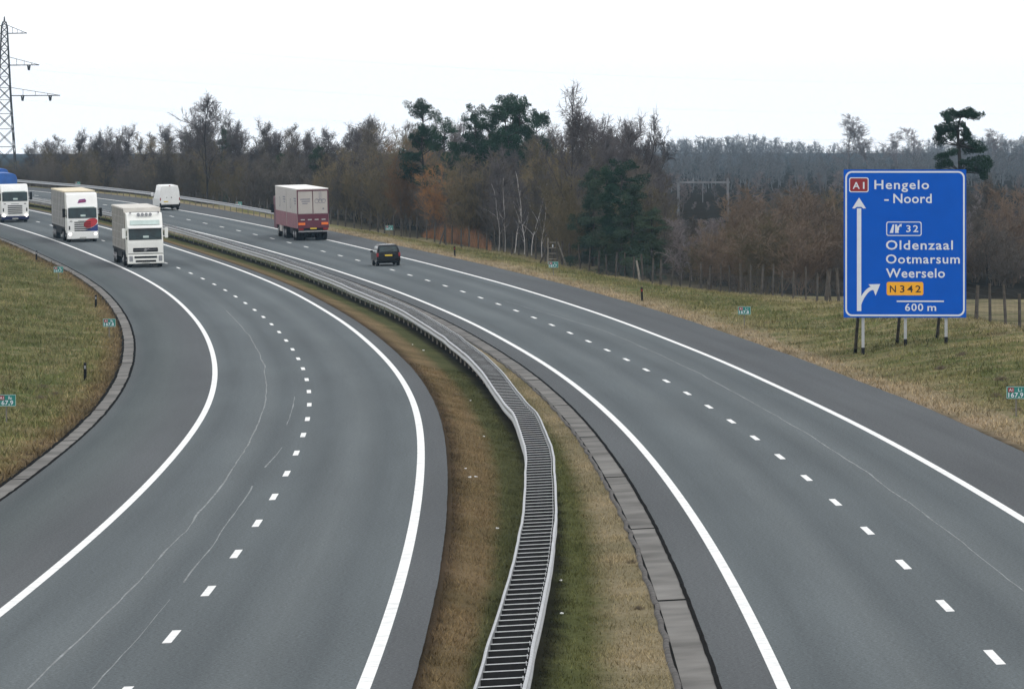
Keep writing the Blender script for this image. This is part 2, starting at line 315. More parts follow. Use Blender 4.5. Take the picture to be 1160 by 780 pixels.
MG = grass_mat('grass_ground'); MGB = grass_mat('grass_blades', True); MA = asphalt_mat()
M = dict(
    paint=mat('road_paint', (.72, .73, .72), .8, 0, .18, 3.5),
    concrete=mat('gutter_concrete', (.150, .146, .138), .95, 0, .38, .55, 0, .05),
    tar=mat('tar_joint', (.016, .016, .016), 1., 0, .3, 9, 0, .0),
    lip=mat('mortar_lip', (.105, .10, .096), .95, 0, .35, 5, .3, .05),
    seam=mat('sealed_crack', (.215, .23, .235), .9, 0, .3, 1.5, 0, .05),
    galv=mat('galvanised_steel', (.35, .365, .38), .5, .35, .2, 4),
    web=mat('shaded_web', (.030, .031, .032), .9, 0, .3, 5, 0, .05),  # shadow below the crossbar's top flange put into the web colour
    galvb=mat('bright_zinc', (.68, .70, .72), .5, 0, .2, 3),
    galvd=mat('weathered_zinc', (.13, .15, .165), .6, .2, .25, 3),
    post=mat('steel_post', (.17, .16, .14), .8, .1, .3, 3, 0, .1),
    wood=mat('weathered_wood', (.080, .072, .064), .95, 0, .4, 4, 0, .05),
    woodl=mat('pale_wood', (.23, .21, .18), .9, 0, .25, 4),
    wire=mat('fence_wire', (.075, .078, .080), .9, 0, .2, 3, 0, .05),
    black=mat('black_plastic', (.006, .006, .006), .7, 0, .2, 5, 0, .15),
    postl=mat('aluminium_post', (.34, .36, .38), .55, .2, .12, 3),
    tyre=mat('tyre_rubber', (.010, .010, .011), .9, 0, .2, 9, 0, .1),
    rim=mat('steel_rim', (.26, .26, .27), .5, .3, .15, 9),
    chassis=mat('chassis_dark', (.016, .017, .019), .8, 0, .3, 3, 0, .1),
    white=mat('white_lacquer', (.72, .73, .72), .3, 0, .05, 1.5),
    cream=mat('cream_lacquer', (.74, .75, .72), .3, 0, .05, 1.5),
    glass=mat('windscreen_glass', (.010, .026, .030), .15, 0, .6, 1.6, 0, .35),
    glassl=mat('pale_glass', (.42, .52, .50), .2, 0, .15, 2),
    grille=mat('grille_black', (.008, .008, .010), .6, 0, .2, 6, 0, .1),
    lamp=mat('headlamp_lit', (.9, .9, .85), .2, 0, .03, 3, emit=(1., .95, .8, 6.)),
    lampd=mat('headlamp_dark', (.30, .31, .33), .2, .3, .2, 6),
    tarp=mat('grey_tarpaulin', (.235, .225, .205), .75, 0, .16, 1.2, .25),
    tarpl=mat('pale_tarpaulin_roof', (.55, .53, .49), .75, 0, .15, 1., .2),
    lath=mat('sheet_lath', (.27, .265, .25), .7, 0, .1, 1.),
    tarpy=mat('yellowed_roof', (.66, .58, .42), .7, 0, .08, 1.),
    tarps=mat('silver_side_sheet', (.225, .225, .22), .7, 0, .18, .9, .2),
    bluet=mat('blue_tarpaulin', (.018, .10, .36), .6, 0, .22, 1.2, .3),
    bumpd=mat('dark_blue_bumper', (.012, .018, .06), .5, 0, .1, 2, 0, .2),
    blue=mat('blue_lacquer', (.012, .03, .16), .35, 0, .1, 2),
    red=mat('red_lacquer', (.42, .02, .03), .35, 0, .1, 3),
    purple=mat('purple_mark', (.20, .05, .22), .5, 0, .3, 9),
    maroon=mat('maroon_panel', (.085, .010, .026), .6, 0, .12, 1.5),
    maroons=mat('maroon_side_dusty', (.19, .055, .075), .6, 0, .12, 1.2),
    panelc=mat('cream_panel', (.39, .365, .34), .55, 0, .06, 1.3),
    rooff=mat('white_roof', (.80, .79, .75), .5, 0, .05, 1.),
    ink=mat('faded_lettering', (.16, .16, .19), .6, 0, .2, 6),
    orange=mat('orange_reflector', (.75, .16, .02), .4, 0, .1, 6),
    taill=mat('tail_lamp', (.22, .012, .016), .25, 0, .1, 6),
    plate=mat('yellow_plate', (.62, .44, .03), .4, 0, .1, 9),
    plates=mat('pale_plate', (.35, .36, .34), .4, 0, .1, 9),
    carp=mat('dark_car_paint', (.003, .005, .008), .35, 0, .1, 2, 0, .15),
    carroof=mat('car_roof_shine', (.05, .055, .06), .12, .2, .1, 2, 0, 1.),
    signb=mat('sign_blue', (.000, .082, .46), .6, 0, .05, 1.2, 0, .12),
    signw=mat('sign_white', (.60, .64, .70), .5, 0, .03, 4),
    signr=mat('sign_red', (.22, .004, .012), .5, 0, .05, 4),
    signo=mat('sign_orange', (.78, .36, .006), .5, 0, .05, 4),
    signk=mat('sign_black', (.012, .010, .010), .5, 0, .05, 4),
    hgreen=mat('marker_green', (.0, .155, .135), .5, 0, .06, 6),
    pylon=mat('pylon_steel', (.022, .023, .025), .7, .2, .2, 1.),
    gantry=mat('gantry_steel', (.15, .16, .175), .8, 0, .2, 1.),
    litter=mat('litter_white', (.75, .76, .76), .6, 0, .1, 9),
    bbirch=bark_mat('birch_bark', (.15, .145, .145), (.30, .29, .28)),
    wbirch=bark_mat('white_birch_bark', (.40, .38, .37), (.62, .59, .57)),
    trunk=bark_mat('dark_bark', (.024, .024, .026), (.062, .058, .056)),
    tw_grey=bark_mat('twigs_grey_purple', (.046, .044, .047), (.125, .113, .116)),
    tw_brown=bark_mat('twigs_brown', (.046, .043, .040), (.140, .122, .104)),
    tw_olive=bark_mat('twigs_olive', (.060, .054, .036), (.185, .148, .085)),
    tw_orange=bark_mat('twigs_orange', (.10, .066, .040), (.31, .165, .07)),
    needle=bark_mat('pine_needles', (.010, .032, .021), (.026, .062, .036)),
    needle2=bark_mat('dull_conifer_needles', (.022, .046, .032), (.050, .076, .046)),
    tw_pale=bark_mat('twigs_pale_grey', (.100, .092, .098), (.235, .205, .205)),
    tw_russet=bark_mat('twigs_russet', (.080, .064, .052), (.215, .158, .115)),
    tw_far=bark_mat('twigs_haze_blue', (.070, .080, .092), (.160, .172, .185)),  # bluish haze of the distance painted into the twig colour
    dryweed=mat('dry_weed', (.13, .10, .065), .9, 0, .3, 3),
    beech=mat('rusty_beech_leaves', (.27, .13, .055), .8, 0, .5, 1.1),
)

# ------------------------------------------------------------------ ground and roads
srow = np.unique(np.concatenate([np.arange(-90, 220, 1.5), np.arange(220, 620, 3.), np.arange(620, 930, 15.), np.arange(930, 3800, 90.)]))
tcol = np.unique(np.round(np.concatenate([-np.geomspace(34, 900, 14), np.arange(-34, -20.5, .5), np.arange(-20.5, -10, 1.5), np.arange(-10.6, -5.0, .16), np.arange(-5, 6.5, 1.6), np.arange(6.4, 20, .4), np.arange(20, 40, 2.), np.geomspace(42, 2000, 18)]), 2))
SS, TT = np.meshgrid(srow, tcol, indexing='ij')
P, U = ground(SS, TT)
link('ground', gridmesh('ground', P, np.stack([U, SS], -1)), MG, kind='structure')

def strip(name, C, s0, s1, tf, m, dz, ds=2., ncol=1, kind='structure', parent=None, wob=0., uoff=0.):
    s = np.linspace(s0, s1, max(2, int(round((s1 - s0) / ds)) + 1)); a, b = tf
    ta = a(s) if callable(a) else np.full(len(s), float(a)); tb = b(s) if callable(b) else np.full(len(s), float(b))
    if wob:
        ta = ta + (vnoise(s * .45, s * 0 + 3, 21) - .5) * wob; tb = tb + (vnoise(s * .45, s * 0 + 9, 22) - .5) * wob
    k = np.linspace(0, 1, ncol + 1)[None, :]
    T = ta[:, None] * (1 - k) + tb[:, None] * k; S2 = np.repeat(s[:, None], ncol + 1, 1)
    PP = C.pt(S2, T, dz); return PP, np.stack([T + uoff, S2], -1)
def joinstrips(name, parts, m, kind='structure', parent=None):
    V, F, UVs, o = [], [], [], 0
    for PP, uv in parts:
        n, c = PP.shape[:2]; i = np.arange(n * c).reshape(n, c) + o
        F.append(np.stack([i[:-1, :-1], i[:-1, 1:], i[1:, 1:], i[1:, :-1]], -1).reshape(-1, 4)); V.append(PP.reshape(-1, 3)); UVs.append(uv.reshape(-1, 2)); o += n * c
    me = npmesh(name, np.concatenate(V), np.concatenate(F), np.concatenate(UVs), True)
    return link(name, me, m, parent, kind=kind)
SE = 900
jag = lambda base, amp: (lambda s: (base(s) if callable(base) else base) + (vnoise(s * 1.1, s * 0, 31) - .5) * amp + (vnoise(s * .2, s * 0, 33) - .5) * amp * .5)
joinstrips('right_carriageway', [strip('', CR, -90, SE, (-4.57, jag(edgeR, .05)), MA, 0., 1., 8)], MA)
joinstrips('left_carriageway', [strip('', CL, -90, SE, (-7.05, jag(4.32, .015)), MA, 0., 1., 8)], MA)
parts = []
for C, a, ds_ in ((CR, -3.6, 3), (CR, 3.6, 3), (CL, -3.6, 3), (CL, 3.6, 3)):
    parts.append(strip('', C, -90, SE, (a - .105, a + .105), None, .004, ds_))
for C, off in ((CR, 0.), (CL, 0.)):
    for k in range(-7, 60):
        s = 12 * k; parts.append(strip('', C, s - 1.5, s + 1.5, (-.078, .078), None, .004, 1.5))
joinstrips('road_markings', parts, M['paint'])
# sealed cracks running along the lanes
def crack(C, s0, s1, t0, wdt, seed, amp=.06):
    f = lambda s: np.interp(s, [s0, s1], t0 if isinstance(t0, (list, tuple)) else [t0, t0]) + (vnoise(s * .13, s * 0 + seed, seed) - .5) * amp * 1.6 + (vnoise(s * .5, s * 0 + seed, seed + 1) - .5) * amp * .5
    g = lambda s: wdt * (.3 + .7 * vnoise(s * .35, s * 0 + 2, seed + 5))
    return strip('', C, s0, s1, (lambda s: f(s) - g(s) / 2, lambda s: f(s) + g(s) / 2), None, .004, .75)
joinstrips('sealed_cracks', [crack(CR, -30, 195, (1.62, 1.75), .05, 3), crack(CR, 195, 245, (1.7, .7), .05, 8), crack(CL, -30, 240, (-1.56, -1.56), .055, 5), crack(CL, 27, 66, (-.64, -.74), .045, 14, .04), crack(CL, 76, 88, (-.68, -.52), .06, 17, .03),
                            crack(CL, -12, 22, (-.45, -.62), .03, 24, .05), crack(CL, 104, 128, (-.63, -.55), .05, 19, .04)], M['seam'])
joinstrips('tar_joint', [strip('', CR, -90, SE, (jag(-4.64, .02), jag(-4.555, .02)), None, .002, 1.), strip('', CL, -90, SE, (jag(-7.15, .04), jag(-7.05, .03)), None, .002, 1.)], M['tar'])
g = []
for k in range(-4, 36):
    a = 24 * k + 17.3
    g.append(strip('', CR, a + .2, a + 23.8, (-5.17, -4.62), None, -.008, 1.966, 3))
    a = 24 * k + 3.2
    g.append(strip('', CL, a + .2, a + 23.8, (-7.62, -7.12), None, -.008, 1.966, 3))
joinstrips('concrete_gutter', g, M['concrete'])
joinstrips('gutter_bed', [strip('', CR, -90, SE, (-5.2, -4.6), None, -.03, 3.), strip('', CL, -90, SE, (-7.66, -7.1), None, -.03, 3.)], M['tar'])
# rough mortar lip between gutter and grass
s = np.arange(-90, 260, .5); tt = -5.24 + (vnoise(s * .5, s * 0, 41) - .5) * .08
prof = [(-.06, -.02), (-.04, .012), (0, .022), (.04, .012), (.06, -.02)]
PP = np.stack([CR.pt(s, tt + a, b) for a, b in prof], 1)
joinstrips('gutter_edge_soil', [strip('', CR, -90, SE, (jag(-5.27, .05), jag(-5.18, .02)), None, -.002, 1.), strip('', CL, -90, SE, (jag(-7.74, .08), jag(-7.60, .04)), None, -.002, 1.)], M['tar'])
link('gutter_lip', gridmesh('gutter_lip', PP), M['lip'], kind='structure')

# ------------------------------------------------------------------ grass blades (uncountable)
def blades(name, s0, s1, u0, u1, n, h0, h1, wdt, side, label):
    s = s0 + (s1 - s0) * RNG.random(n) ** 1.25; t = u0 + (u1 - u0) * RNG.random(n)
    if side == 'L': t = t - DD(s)
    cl = vnoise(s * 1.6, t * 3.2, 51) * .6 + vnoise(s * .5, t * 1.1, 52) * .4
    keep = RNG.random(n) < (.25 + 1.3 * np.clip(cl - .25, 0, 1)); s = s[keep]; t = t[keep]; cl = cl[keep]; n = len(s)
    if side == 'M':
        keep = (np.abs(t - railT(s)) > .42) & (t > 4.42 - DD(s)) & (t < -5.33); s = s[keep]; t = t[keep]; cl = cl[keep]; n = len(s)
    P0, u = ground(s, t); h = (h0 + (h1 - h0) * RNG.random(n) ** 2.2) * (.5 + cl)
    a = RNG.random(n) * 6.283; wv = wdt * (.6 + .8 * RNG.random(n)); dx = np.cos(a) * wv; dy = np.sin(a) * wv * .5
    lean = RNG.normal(0, .55, (n, 2)) * h[:, None]
    V = np.zeros((n, 3, 3)); V[:, 0] = P0 + np.stack([-dx, -dy, -np.full(n, .01)], -1); V[:, 1] = P0 + np.stack([dx, dy, -np.full(n, .01)], -1)
    V[:, 2] = P0 + np.concatenate([lean, h[:, None]], -1)
    uv = np.repeat(np.stack([u, s], -1)[:, None], 3, 1)
    me = npmesh(name, V, np.arange(3 * n).reshape(n, 3), uv.reshape(-1, 2))
    at = me.attributes.new('tone', 'FLOAT', 'FACE'); at.data.foreach_set('value', RNG.random(n).astype(np.float32))
    return link(name, me, MGB, label=label, cat='grass', kind='stuff')
blades('median_grass', -14, 150, -9.6, -5.3, 250000, .015, .095, .011, 'M', 'short winter grass growing along both sides of the median guardrail')
blades('bank_grass', 55, 420, -15.5, -7.7, 190000, .04, .24, .024, 'L', 'rough green and brown grass on the bank inside the left bend')
blades('verge_grass', 60, 420, 7.0, 18.6, 230000, .04, .20, .023, 'R', 'rough grass on the verge beside the right shoulder')
# ------------------------------------------------------------------ guardrails
WB = [(0, .75), (.03, .748), (.055, .725), (.055, .675), (.015, .63), (.015, .57), (.055, .52), (.055, .465), (.03, .442), (0, .44)]
def sweep(name, fn, s, prof, m, parent):
    P0 = np.stack([fn(s, a, b) for a, b in prof + prof[:1]], 1)
    return link(name, gridmesh(name, P0, smooth=False), m, parent)
sag = lambda s: (vnoise(s * .08, s * 0, 61) - .5) * .035
wig = lambda s, k: (vnoise(s * .11, s * 0 + k, 62) - .5) * .07 + (vnoise(s * .45, s * 0 + k, 63) - .5) * .012
g0 = CR.pt(0., float(railT(0.)))
def mr(s, t, dz): return CR.pt(s, railT(s) + t, dz + sag(s)) - g0
gr = empty('median_guardrail', tuple(g0), label='long galvanised double guardrail with crossbars winding down the grass median between the carriageways', cat='guardrail')
s = np.arange(-60, 760, 1.)
sweep('rail', lambda s, a, b: mr(s, -.345 - a + wig(s, 1), b), s, WB, M['galv'], gr)
sweep('rail', lambda s, a, b: mr(s, .345 + a + wig(s, 1), b), s, WB, M['galv'], gr)
sweep('centre_channel', lambda s, a, b: mr(s, a, b), s, [(-.03, .20), (.03, .20), (.03, .17), (-.03, .17)], M['galvd'], gr)
bar = MB(); bar.box(-.325, .325, -.004, .004, .53, .681); bar.box(-.36, .36, -.012, .012, .682, .694); bar.box(-.345, -.33, -.02, .02, .64, .71); bar.box(.33, .345, -.02, .02, .64, .71)
me_bar = bar.build('crossbar', M['galvb'], gr).data
me_bar.materials.append(M['web'])
for p_ in me_bar.polygons:
    if max(me_bar.vertices[i].co.z for i in p_.vertices) < .6815 and abs(p_.center.x) < .324 and min(me_bar.vertices[i].co.z for i in p_.vertices) < .6811: p_.material_index = 1
ob0 = [o for o in gr.children if o.name.startswith('crossbar')][0]
pb = MB(); pb.box(-.03, .03, -.025, .025, -.7, .60); pb.box(-.34, .34, -.01, .01, .60, .615)
ob1 = pb.build('post', M['post'], gr); me_post = ob1.data
def place_bars(ob, step, s0, nmax, me, name):
    k = 0; rest = []
    for s in np.arange(s0, 740, step):
        X, Y, h, z, e = CR.at(s); p = mr(s, wig(s, 1), 0.); 
        Mx = Matrix.Translation(Vector(p)) @ Matrix.Rotation(-float(h), 4, 'Z') @ Matrix.Rotation(-float(e), 4, 'Y')
        if s < -14: rest.append(Mx); continue
        if k < nmax:
            o = ob if k == 0 else ob.copy()
            if k: COL.objects.link(o)
            o.parent = gr; o.matrix_local = Mx; k += 1
        else: rest.append(Mx)
    v = np.array([x.co for x in me.vertices]); F = [list(p.vertices) for p in me.polygons]; V = []; FF = []
    for i, Mx in enumerate(rest):
        A = np.array(Mx); V.append(v @ A[:3, :3].T + A[:3, 3]); FF += [[j + i * len(v) for j in f] for f in F]
    mm = npmesh(name + 's', np.concatenate(V), FF); mm.materials.append(me.materials[0])
    if len(me.materials) > 1: mm.materials.append(me.materials[1]); mm.polygons.foreach_set('material_index', np.tile([p.material_index for p in me.polygons], len(rest)).astype(np.int32))
    link(name + 's', mm, None, gr, kind='stuff')
place_bars(ob0, 1.333, -58, 100, me_bar, 'crossbar')
place_bars(ob1, 4., -58.6, 100, me_post, 'post')

gp0 = CR.pt(450., 7.45)
fg = empty('verge_guardrail', tuple(gp0), label='low galvanised guardrail along the far edge of the shoulder in front of the dark wood', cat='guardrail')
def vr(s, t, dz): return CR.pt(s, np.interp(s, [440, 520, 600, 740], [7.15, 7.7, 7.8, 7.9]) + t, dz) - gp0
s = np.arange(436, 760, 2.)
sweep('rail', lambda s, a, b: vr(s, -a, b - .02 + .0 * s), s, WB, M['galv'], fg)
ob = None
for k in range(78):
    sk = 437 + 4 * k; p = vr(sk, .06, 0.)
    if ob is None:
        q = MB(); q.box(-.04, .04, -.05, .05, -.7, .70); ob = q.build('post', M['post'], fg); o = ob
    else: o = ob.copy(); COL.objects.link(o); o.parent = fg
    o.location = tuple(p)

# ------------------------------------------------------------------ text
_fc = {}
def text_mesh(txt, x0, x1, zb, cap, y=0., bold=.0):
    """flat lettering in the XZ plane, left edge x0, right edge x1, baseline zb, cap height cap"""
    def mk(space):
        c = bpy.data.curves.new('t', 'FONT'); c.body = txt; c.size = 1.; c.space_character = space; c.offset = bold; c.fill_mode = 'FRONT'; c.resolution_u = 3
        o = bpy.data.objects.new('t', c); COL.objects.link(o); dg = bpy.context.evaluated_depsgraph_get(); dg.update()
        me = bpy.data.meshes.new_from_object(o.evaluated_get(dg)); bpy.data.objects.remove(o); bpy.data.curves.remove(c); return me
    if 'cap' not in _fc:
        c = bpy.data.curves.new('t', 'FONT'); c.body = 'H'; o = bpy.data.objects.new('t', c); COL.objects.link(o); dg = bpy.context.evaluated_depsgraph_get()
        m_ = bpy.data.meshes.new_from_object(o.evaluated_get(dg)); _fc['cap'] = max(v.co.y for v in m_.vertices); bpy.data.objects.remove(o)
    k = cap / _fc['cap']; wt = (x1 - x0) / k
    def width(me): xs = [v.co.x for v in me.vertices]; return min(xs), max(xs)
    sp = 1.
    a = mk(1.); b = mk(1.5); wa = width(a); wb_ = width(b); w1 = wa[1] - wa[0]; w2 = wb_[1] - wb_[0]
    if len(txt) == 1:
        me = a; l, r = wa; kx = k * min(1.3, wt / w1); x0 = (x0 + x1) / 2 - kx * (r - l) / 2
    else:
        st_ = max(1., min(1.22, (wt / w1) ** .55))
        sp = max(.75, min(2., 1 + .5 * (wt / st_ - w1) / (w2 - w1))); me = mk(sp); l, r = width(me); kx = (x1 - x0) / (r - l)
    for v in me.vertices: v.co = Vector((x0 + (v.co.x - l) * kx, y, zb + v.co.y * k))
    me.name = 'lettering'; return me
def rr(x0, z0, x1, z1, r, y, n=6):
    pts = []
    for cx, cz, a0 in ((x1 - r, z1 - r, 0), (x0 + r, z1 - r, 90), (x0 + r, z0 + r, 180), (x1 - r, z0 + r, 270)):
        for i in range(n + 1):
            a = R(a0 + 90 * i / n); pts.append((cx + r * math.cos(a), y, cz + r * math.sin(a)))
    return pts

# ------------------------------------------------------------------ blue direction sign
def sign():
    Y = 251.; K = 6762.6 / Y
    X0 = (1025 - 580) / K; zb = ZC + (160 - 402) / K
    rt = empty('direction_sign', (X0, Y, zb), (0, 0, R(-1.2)), label='large blue motorway direction sign on white posts at the right verge reading Hengelo-Noord and Oldenzaal', cat='road sign')
    fx = lambda px: (px - 1025.2) / K
    fz = lambda py: (402 - py) / K
    x0, x1, z0, z1 = fx(956), fx(1094.6), fz(359.6), fz(192)
    p = MB(); p.box(x0, x1, 0, .06, z0, z1); p.build('sign_panel', M['signb'], rt)
    b = MB()
    b.ring(rr(fx(957.8), fz(358), fx(1093), fz(193.8), .28, -.004), rr(fx(959.7), fz(356.1), fx(1091.1), fz(195.7), .22, -.004)); b.build('border_line', M['signw'], rt)
    def letters(txt, a, b_, base, cap, m='signw', bold=.013, y=-.008):
        link('lettering', text_mesh(txt, fx(a), fx(b_), fz(base), cap / K, y, bold), M[m], rt)
    letters('Hengelo', 990.8, 1052.6, 214.1, 9.9); letters('-', 1001.8, 1007, 229.8, 9.9); letters('Noord', 1012.2, 1055.6, 229.9, 10.2)
    letters('Oldenzaal', 1003.8, 1079.6, 282.5, 10.1); letters('Ootmarsum', 1003.8, 1087.4, 298.2, 9.8); letters('Weerselo', 1003.8, 1070.6, 314.2, 10.)
    letters('600', 1025.4, 1046, 351.9, 7.9); letters('m', 1050.8, 1060.6, 351.9, 7.9)
    q = MB(); q.poly([(fx(1016), -.006, fz(341.9)), (fx(1069.4), -.006, fz(341.9)), (fx(1069.4), -.006, fz(340.3)), (fx(1016), -.006, fz(340.3))]); q.build('divider_line', M['signw'], rt)
    def badge(a, c, b_, d, m, rim, txts):
        o = MB(); o.poly(rr(fx(a), fz(d), fx(b_), fz(c), .09, -.004)); e = o.build('badge', M[rim], rt)
        o = MB(); o.poly(rr(fx(a + 1), fz(d - 1), fx(b_ - 1), fz(c + 1), .07, -.007)); o.build('badge_field', M[m], e)
        for t_, x_, xx, bs, cp, mm in txts: link('lettering', text_mesh(t_, fx(x_), fx(xx), fz(bs), cp / K, -.011, .013), M[mm], e)
        return e
    badge(962.2, 201, 984.2, 217.8, 'signr', 'signw', [('A', 966.2, 974.2, 213.8, 7.4, 'signw'), ('1', 976.8, 980.6, 213.8, 7.4, 'signw')])
    badge(1004.6, 319.2, 1046.2, 334.4, 'signo', 'signo', [('N', 1008.2, 1015.2, 331, 7.6, 'signk'), ('342', 1019.6, 1043.4, 331, 7.6, 'signk')])
    e = badge(1004.2, 251, 1044.2, 267.2, 'signb', 'signw', [('32', 1026.8, 1040.4, 262.7, 7.4, 'signw')])
    # exit pictogram: two tapering lanes and a branching arrow
    q = MB(); P_ = lambda L: q.poly([(fx(a), -.011, fz(b_)) for a, b_ in L])
    P_([(1008, 263.8), (1011.4, 254.3), (1013.2, 254.3), (1012.0, 263.8)]); P_([(1014.2, 263.8), (1014.2, 254.3), (1016.2, 254.3), (1018.4, 263.8)])
    P_([(1016.6, 258.6), (1017.4, 256.), (1019.6, 255.), (1018.6, 254.1), (1021.8, 253.6), (1021.2, 257.2), (1020.2, 256.2), (1018.8, 257.4), (1018.6, 260.5), (1017.8, 261.8)])
    q.build('exit_symbol', M['signw'], e)
    q = MB()
    q.poly([(fx(a), -.006, fz(b_)) for a, b_ in ((971., 236), (971., 352.2), (975.9, 352.2), (975.9, 236))])
    q.poly([(fx(a), -.009, fz(b_)) for a, b_ in ((973.4, 223.8), (965.6, 236.), (968.5, 236.2), (971, 234.3), (975.9, 234.3), (978.2, 236.2), (981.2, 236.))])
    # branch
    L = []; Rr = []
    for i in range(9):
        a = i / 8; cx = 973.8 + 15.2 * a; cy = 345 - 18.6 * math.sin(a * math.pi / 2) ** .8 ; 
        L.append((cx, cy))
    def off(pts, d):
        o = []
        for i in range(len(pts)):
            a = pts[max(0, i - 1)]; b_ = pts[min(len(pts) - 1, i + 1)]; dx, dy = b_[0] - a[0], b_[1] - a[1]; l = math.hypot(dx, dy); o.append((pts[i][0] - dy / l * d, pts[i][1] + dx / l * d))
        return o
    A_, B_ = off(L, 2.0), off(L, -2.0)
    for i in range(8): q.poly([(fx(a), -.007, fz(b_)) for a, b_ in (A_[i], A_[i + 1], B_[i + 1], B_[i])])
    q.poly([(fx(a), -.010, fz(b_)) for a, b_ in ((997.4, 321.6), (984., 322.), (987.6, 325.8), (990.2, 329.6), (992., 334.8))])
    q.build('route_arrow', M['signw'], rt)
    for px, sx in ((978, 967), (1026, 1013), (1072, 1060)):
        q = MB(); q.box(fx(px) - .06, fx(px) + .06, .07, .19, -.4, z1 - .15); a = q.build('post', M['postl'], rt)
        gp = gz(X0 + fx(px), Y + .15) - zb; q = MB(); q.box(fx(px) - .07, fx(px) + .07, .06, .20, gp - .3, gp + .3); q.build('post_foot', M['chassis'], a)
        bx, by = fx(px) - .2, 4.3; hz = gz(X0 + bx, Y + by) - zb
        top = Vector((fx(px) + .02, .24, 4.6)); bot = Vector((bx, by, hz - .3)); d = (top - bot).normalized()
        q = MB(); q.cyl(bot, top, .07, .07, 8); a = q.build('back_strut', M['wood'], rt)
        q = MB(); q.cyl(bot, bot + d * .7, .08, .08, 8); q.build('strut_foot', M['black'], a)
    for zz in (.9, 2.6, 4.4, 6.0):
        q = MB(); q.box(x0 + .1, x1 - .1, .061, .10, z0 + zz - .9, z0 + zz - .82); q.build('rear_rail', M['galvd'], rt)
sign()

# ------------------------------------------------------------------ kilometre markers and delineators
def marker(C, s, t, num, side, label, rz=0.):
    p = C.pt(s, t); z = gz(p[0], p[1]); rt = empty('kilometre_marker', (p[0], p[1], z), (0, 0, rz), label=label, cat='marker sign', group='green kilometre markers along the verges')
    q = MB(); q.box(-.025, .025, -.02, .02, -.2, .95); q.build('post', M['post'], rt)
    q = MB(); q.box(-.31, .31, -.045, -.022, .56, .95); pn = q.build('panel', M['hgreen'], rt)
    q = MB(); q.ring(rr(-.305, .565, .305, .945, .03, -.049), rr(-.292, .578, .292, .932, .025, -.049)); q.build('border_line', M['glassl'], pn)
    q = MB(); q.poly(rr(-.26, .77, -.07, .91, .02, -.049)); e = q.build('badge', M['signr'], pn)
    link('lettering', text_mesh('A1', -.23, -.10, .795, .09, -.054, .01), M['signw'], pn)
    link('lettering', text_mesh(side, .06, .18, .785, .11, -.050, .0), M['signw'], pn)
    link('lettering', text_mesh(num, -.25, .22, .61, .14, -.050, .015), M['signw'], pn)
marker(CR, 90, 8.62, '167,9', 'Li', 'green kilometre marker reading 167,9 at the right edge, nearest on the right verge')
marker(CR, 192, 8.5, '167,8', 'Li', 'green kilometre marker on the grass verge left of the big blue sign')
marker(CR, 289, 8.3, '167,7', 'Li', 'green kilometre marker in front of the wooden ladder at the fence')
marker(CR, 392, 9.2, '167,6', 'Li', 'small green kilometre marker behind the dark estate car, between truck and reeds')
marker(CR, 487, 9.2, '167,5', 'Li', 'small green kilometre marker behind the far guardrail right of the white van')
marker(CR, 590, 9.2, '167,4', 'Li', 'small green kilometre marker behind the far guardrail above the silver curtain lorry')
marker(CL, 110, -10., '167,9', 'Re', 'green kilometre marker at the left edge of the left bank', R(8))
marker(CL, 204, -8.3, '167,8', 'Re', 'green kilometre marker on the left bank at the sharpest part of the gutter bend', R(8))
marker(CL, 304, -9.2, '167,7', 'Re', 'small green kilometre marker on the left bank, farthest of the three there', R(8))
def delineator(C, s, t, label, hh=.75):
    p = C.pt(s, t); z = gz(p[0], p[1]); rt = empty('delineator_post', (p[0], p[1], z), (R(random.uniform(-2, 2)), R(random.uniform(-3, 3)), 0), label=label, cat='delineator', group='black delineator posts along the verges')
    q = MB(); q.prism([(-.06, -.2), (-.06, hh - .03), (.02, hh), (.06, hh - .06), (.06, -.2)], -.06, .06, .012); q.build('post', M['black'], rt)
    q = MB(); q.box(-.035, .035, -.066, -.0605, hh - .25, hh - .12); q.build('reflector', M['lampd'] if t < 0 else M['taill'], rt)
delineator(CR, 236, 7.75, 'black delineator post on the right verge between ladder and blue sign', .78)
delineator(CR, 340, 7.6, 'black delineator post on the right verge in front of the rusty reeds', .75)
delineator(CL, 154, -8.85, 'black delineator post on the left bank, nearest and lowest of the three', .72)
delineator(CL, 252, -8.5, 'black delineator post on the left bank, middle one of the three', .72)
delineator(CL, 352, -8.25, 'black delineator post on the left bank, farthest one near the lorries', .72)
